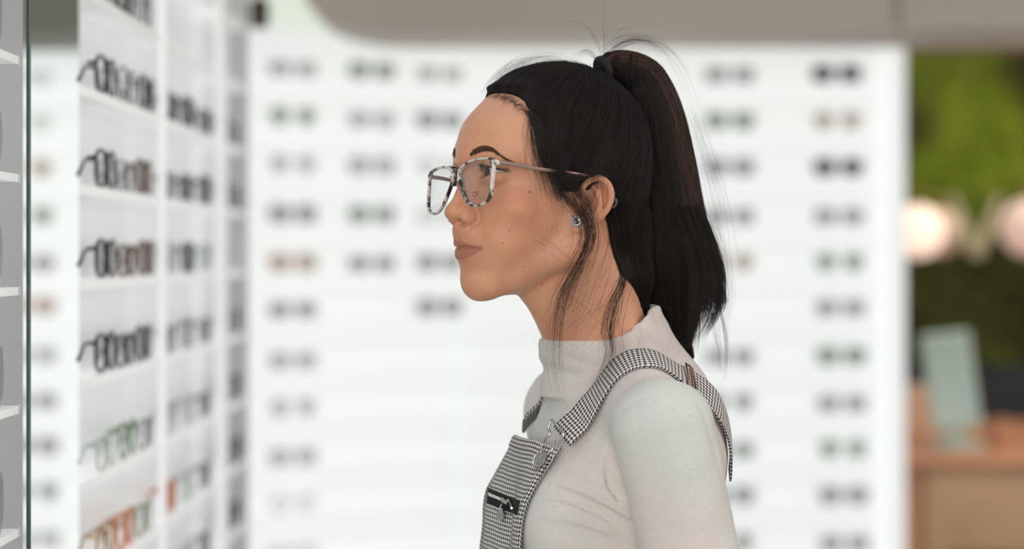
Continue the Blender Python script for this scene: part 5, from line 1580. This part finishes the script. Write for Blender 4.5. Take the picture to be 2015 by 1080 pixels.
for side in (1, -1):
    P = rim_loop(side, -0.4); n_ = len(P); c = P.mean(0)
    V = []; F = []; rings = 10
    for face, dz in ((0, 0.0), (1, -1.3)):
        b0 = len(V)
        V.append(G(c + np.array([dz + 1.0, 0, 0])))
        for r_ in range(1, rings + 1):
            k = r_ / rings
            for p in P: V.append(G(c + (p - c) * k + np.array([dz + 1.0 * (1 - k * k), 0, 0])))
        for i in range(n_):
            j = (i + 1) % n_
            F.append((b0, b0 + 1 + i, b0 + 1 + j))
            for r_ in range(rings - 1):
                a = b0 + 1 + r_ * n_
                F.append((a + i, a + n_ + i, a + n_ + j, a + j))
    h = 1 + rings * n_
    for i in range(n_):
        j = (i + 1) % n_; a = 1 + (rings - 1) * n_
        F.append((a + i, a + h + i, a + h + j, a + j))
    mbl = MB(); mbl.add(V, F); lens = mbl.build('lens', LENS, specs, smooth=True)
    if side == 1:
        mp = MB()
        def L2(pts, r=0.00022):
            pts = [(939 + (a - 946.5) * 0.74, 382.5 + (b - 380.3) * 0.78) if b < 388 else (a + 1.5, b) for a, b in pts]; r *= 0.72
            q = [to_glass(a, b) for a, b in pts]
            mp.tube([Vector(G([1.25, a, b])) for a, b in q], r, 6)
        cc = [(941 + 3.0 * math.cos(a) * 1.0, 380.3 - 6.6 * math.sin(a) - 0.9 * math.cos(a)) for a in np.radians(np.linspace(50, 310, 14))]
        L2(cc, 0.00032)
        L2([(943.2, 374.5), (943.0, 377.5)], 0.0002); L2([(943.0, 384.5), (943.2, 381.8)], 0.0002)
        L2([(945.8, 373.6), (946.2, 386.8)], 0.0003); L2([(951.2, 372.4), (951.6, 385.6)], 0.00036)
        L2([(946.0, 380.2), (951.3, 379.2)], 0.0002)
        for x_ in (945.8, 951.3): L2([(x_ - 1.4, 373.6 - (x_ - 945.8) * .22), (x_ + 1.4, 373.2 - (x_ - 945.8) * .22)], 0.00016); L2([(x_ - 1.2, 387 - (x_ - 945.8) * .22), (x_ + 1.4, 386.6 - (x_ - 945.8) * .22)], 0.00016)
        L2([(931, 392.6), (942, 390.8)], 0.00013)
        for k in range(10): L2([(942.5 + k * 1.25, 390.8 - k * .17), (943.2 + k * 1.25, 390.6 - k * .17)], 0.00028)
        mp.build('lens_lettering', INK, lens)
# temples
TEMP = mat('temple_metal', srgb(196, 164, 148), rough=0.28, metal=1.0)
TEMPD = mat('temple_tip', srgb(60, 52, 50), rough=0.3)
for s_ in (1, -1):
    oy, oz = ri[5][0], ri[5][1]
    a = HEAD_INV(G([-3.2, s_ * (oy + 2.3), oz - 1.0]))
    pts = [a, a + np.array([-12, s_ * 1.3, -1.2]), np.array([52, s_ * 71.8, a[2] - 5.0]), np.array([22, s_ * 74, a[2] - 8.0]), np.array([0, s_ * 74.0, a[2] - 10.3])]
    C_ = catmull(pts, None, 6)
    m1 = MB(); m1.tube([Vector(HEAD(p)) for p in C_], np.linspace(0.0020, 0.0013, len(C_)), 10, flat=0.3, up=(0, 0, 1))
    tmp = m1.build('temple', TEMP, specs, smooth=True)
    C2 = catmull([pts[-1], np.array([-10, s_ * 72.5, a[2] - 14]), np.array([-20, s_ * 70.5, a[2] - 26]), np.array([-27, s_ * 67, a[2] - 44])], None, 5)
    m2 = MB(); m2.tube([Vector(HEAD(p)) for p in C2], np.linspace(0.0018, 0.0024, len(C2)), 10, flat=0.5, up=(0, 0, 1))
    m2.build('temple_tip', TEMPD, tmp, smooth=True)
    m3 = MB(); 
    m3.box(HEAD(pts[0] + np.array([0.5, s_ * 0.4, 0])), (0.0035, 0.0025, 0.004), bev=0.0005)
    m3.build('hinge', COPPER, tmp)

# ------------------------------------------------------------------ earring and the small black cuff at the back of the ear
ep = seen([1134], [435], head_sdf, HEAD_INV)[0]; en = grad(head_sdf, ep[None])[0]; en = en * 0.4 + np.array([0.35, 0.85, 0]) * 0.6; en /= np.linalg.norm(en)
rootp = HEAD(ep)
er = empty('stud_earring', (PX0 + rootp[0], PY0 + rootp[1], rootp[2]))
tag(er, 'round silver stud earring with a sparkling stone on the lobe of the ear', 'earring')
Q = Vector(HEAD(ep + en) - HEAD(ep)).to_track_quat('Z', 'Y').to_matrix().to_4x4()
mb = MB(); mb.lathe([(0.0006, -0.004), (0.0006, 0.0002), (0.0050, 0.0004), (0.0055, 0.0012), (0.0050, 0.0017), (0.0036, 0.0015)], 28, Q)
mb.build('setting', STEEL, er, smooth=True)
mb = MB()
for k in range(20):
    a = 2 * math.pi * k / 20
    mb.lathe([(0.0001, 0.0012), (0.00055, 0.0019), (0.00035, 0.0025)], 6, Q @ Matrix.Translation((0.0045 * math.cos(a), 0.0045 * math.sin(a), 0)))
mb.build('halo_stone', STEEL, er)
mb = MB(); mb.lathe([(0.0032, 0.0014), (0.0033, 0.0018), (0.0018, 0.0026)], 8, Q)
GEM = mat('gem', srgb(172, 170, 168), rough=0.04, metal=0.95)
mb.build('stone', GEM, er)
cp = HEAD(np.array([-29.0, 80.0, 2.0]))
cu2 = MB()
cq = unpix(1205, 398, -0.058)
cu2.tube([Vector(cq) + Vector((0.0036 * math.sin(a), -0.002, 0.0046 * math.cos(a))) for a in np.linspace(-0.6, 3.9, 16)], 0.0016, 8)
o = cu2.build('ear_cuff', mat('cuff_resin', srgb(46, 38, 36), rough=0.18), smooth=True)
for v in o.data.vertices: v.co -= Vector(cq)
o.location = Vector(cq) + Vector((PX0, PY0, 0))
tag(o, 'small curved black cuff just behind the rim of the ear', 'ear cuff')
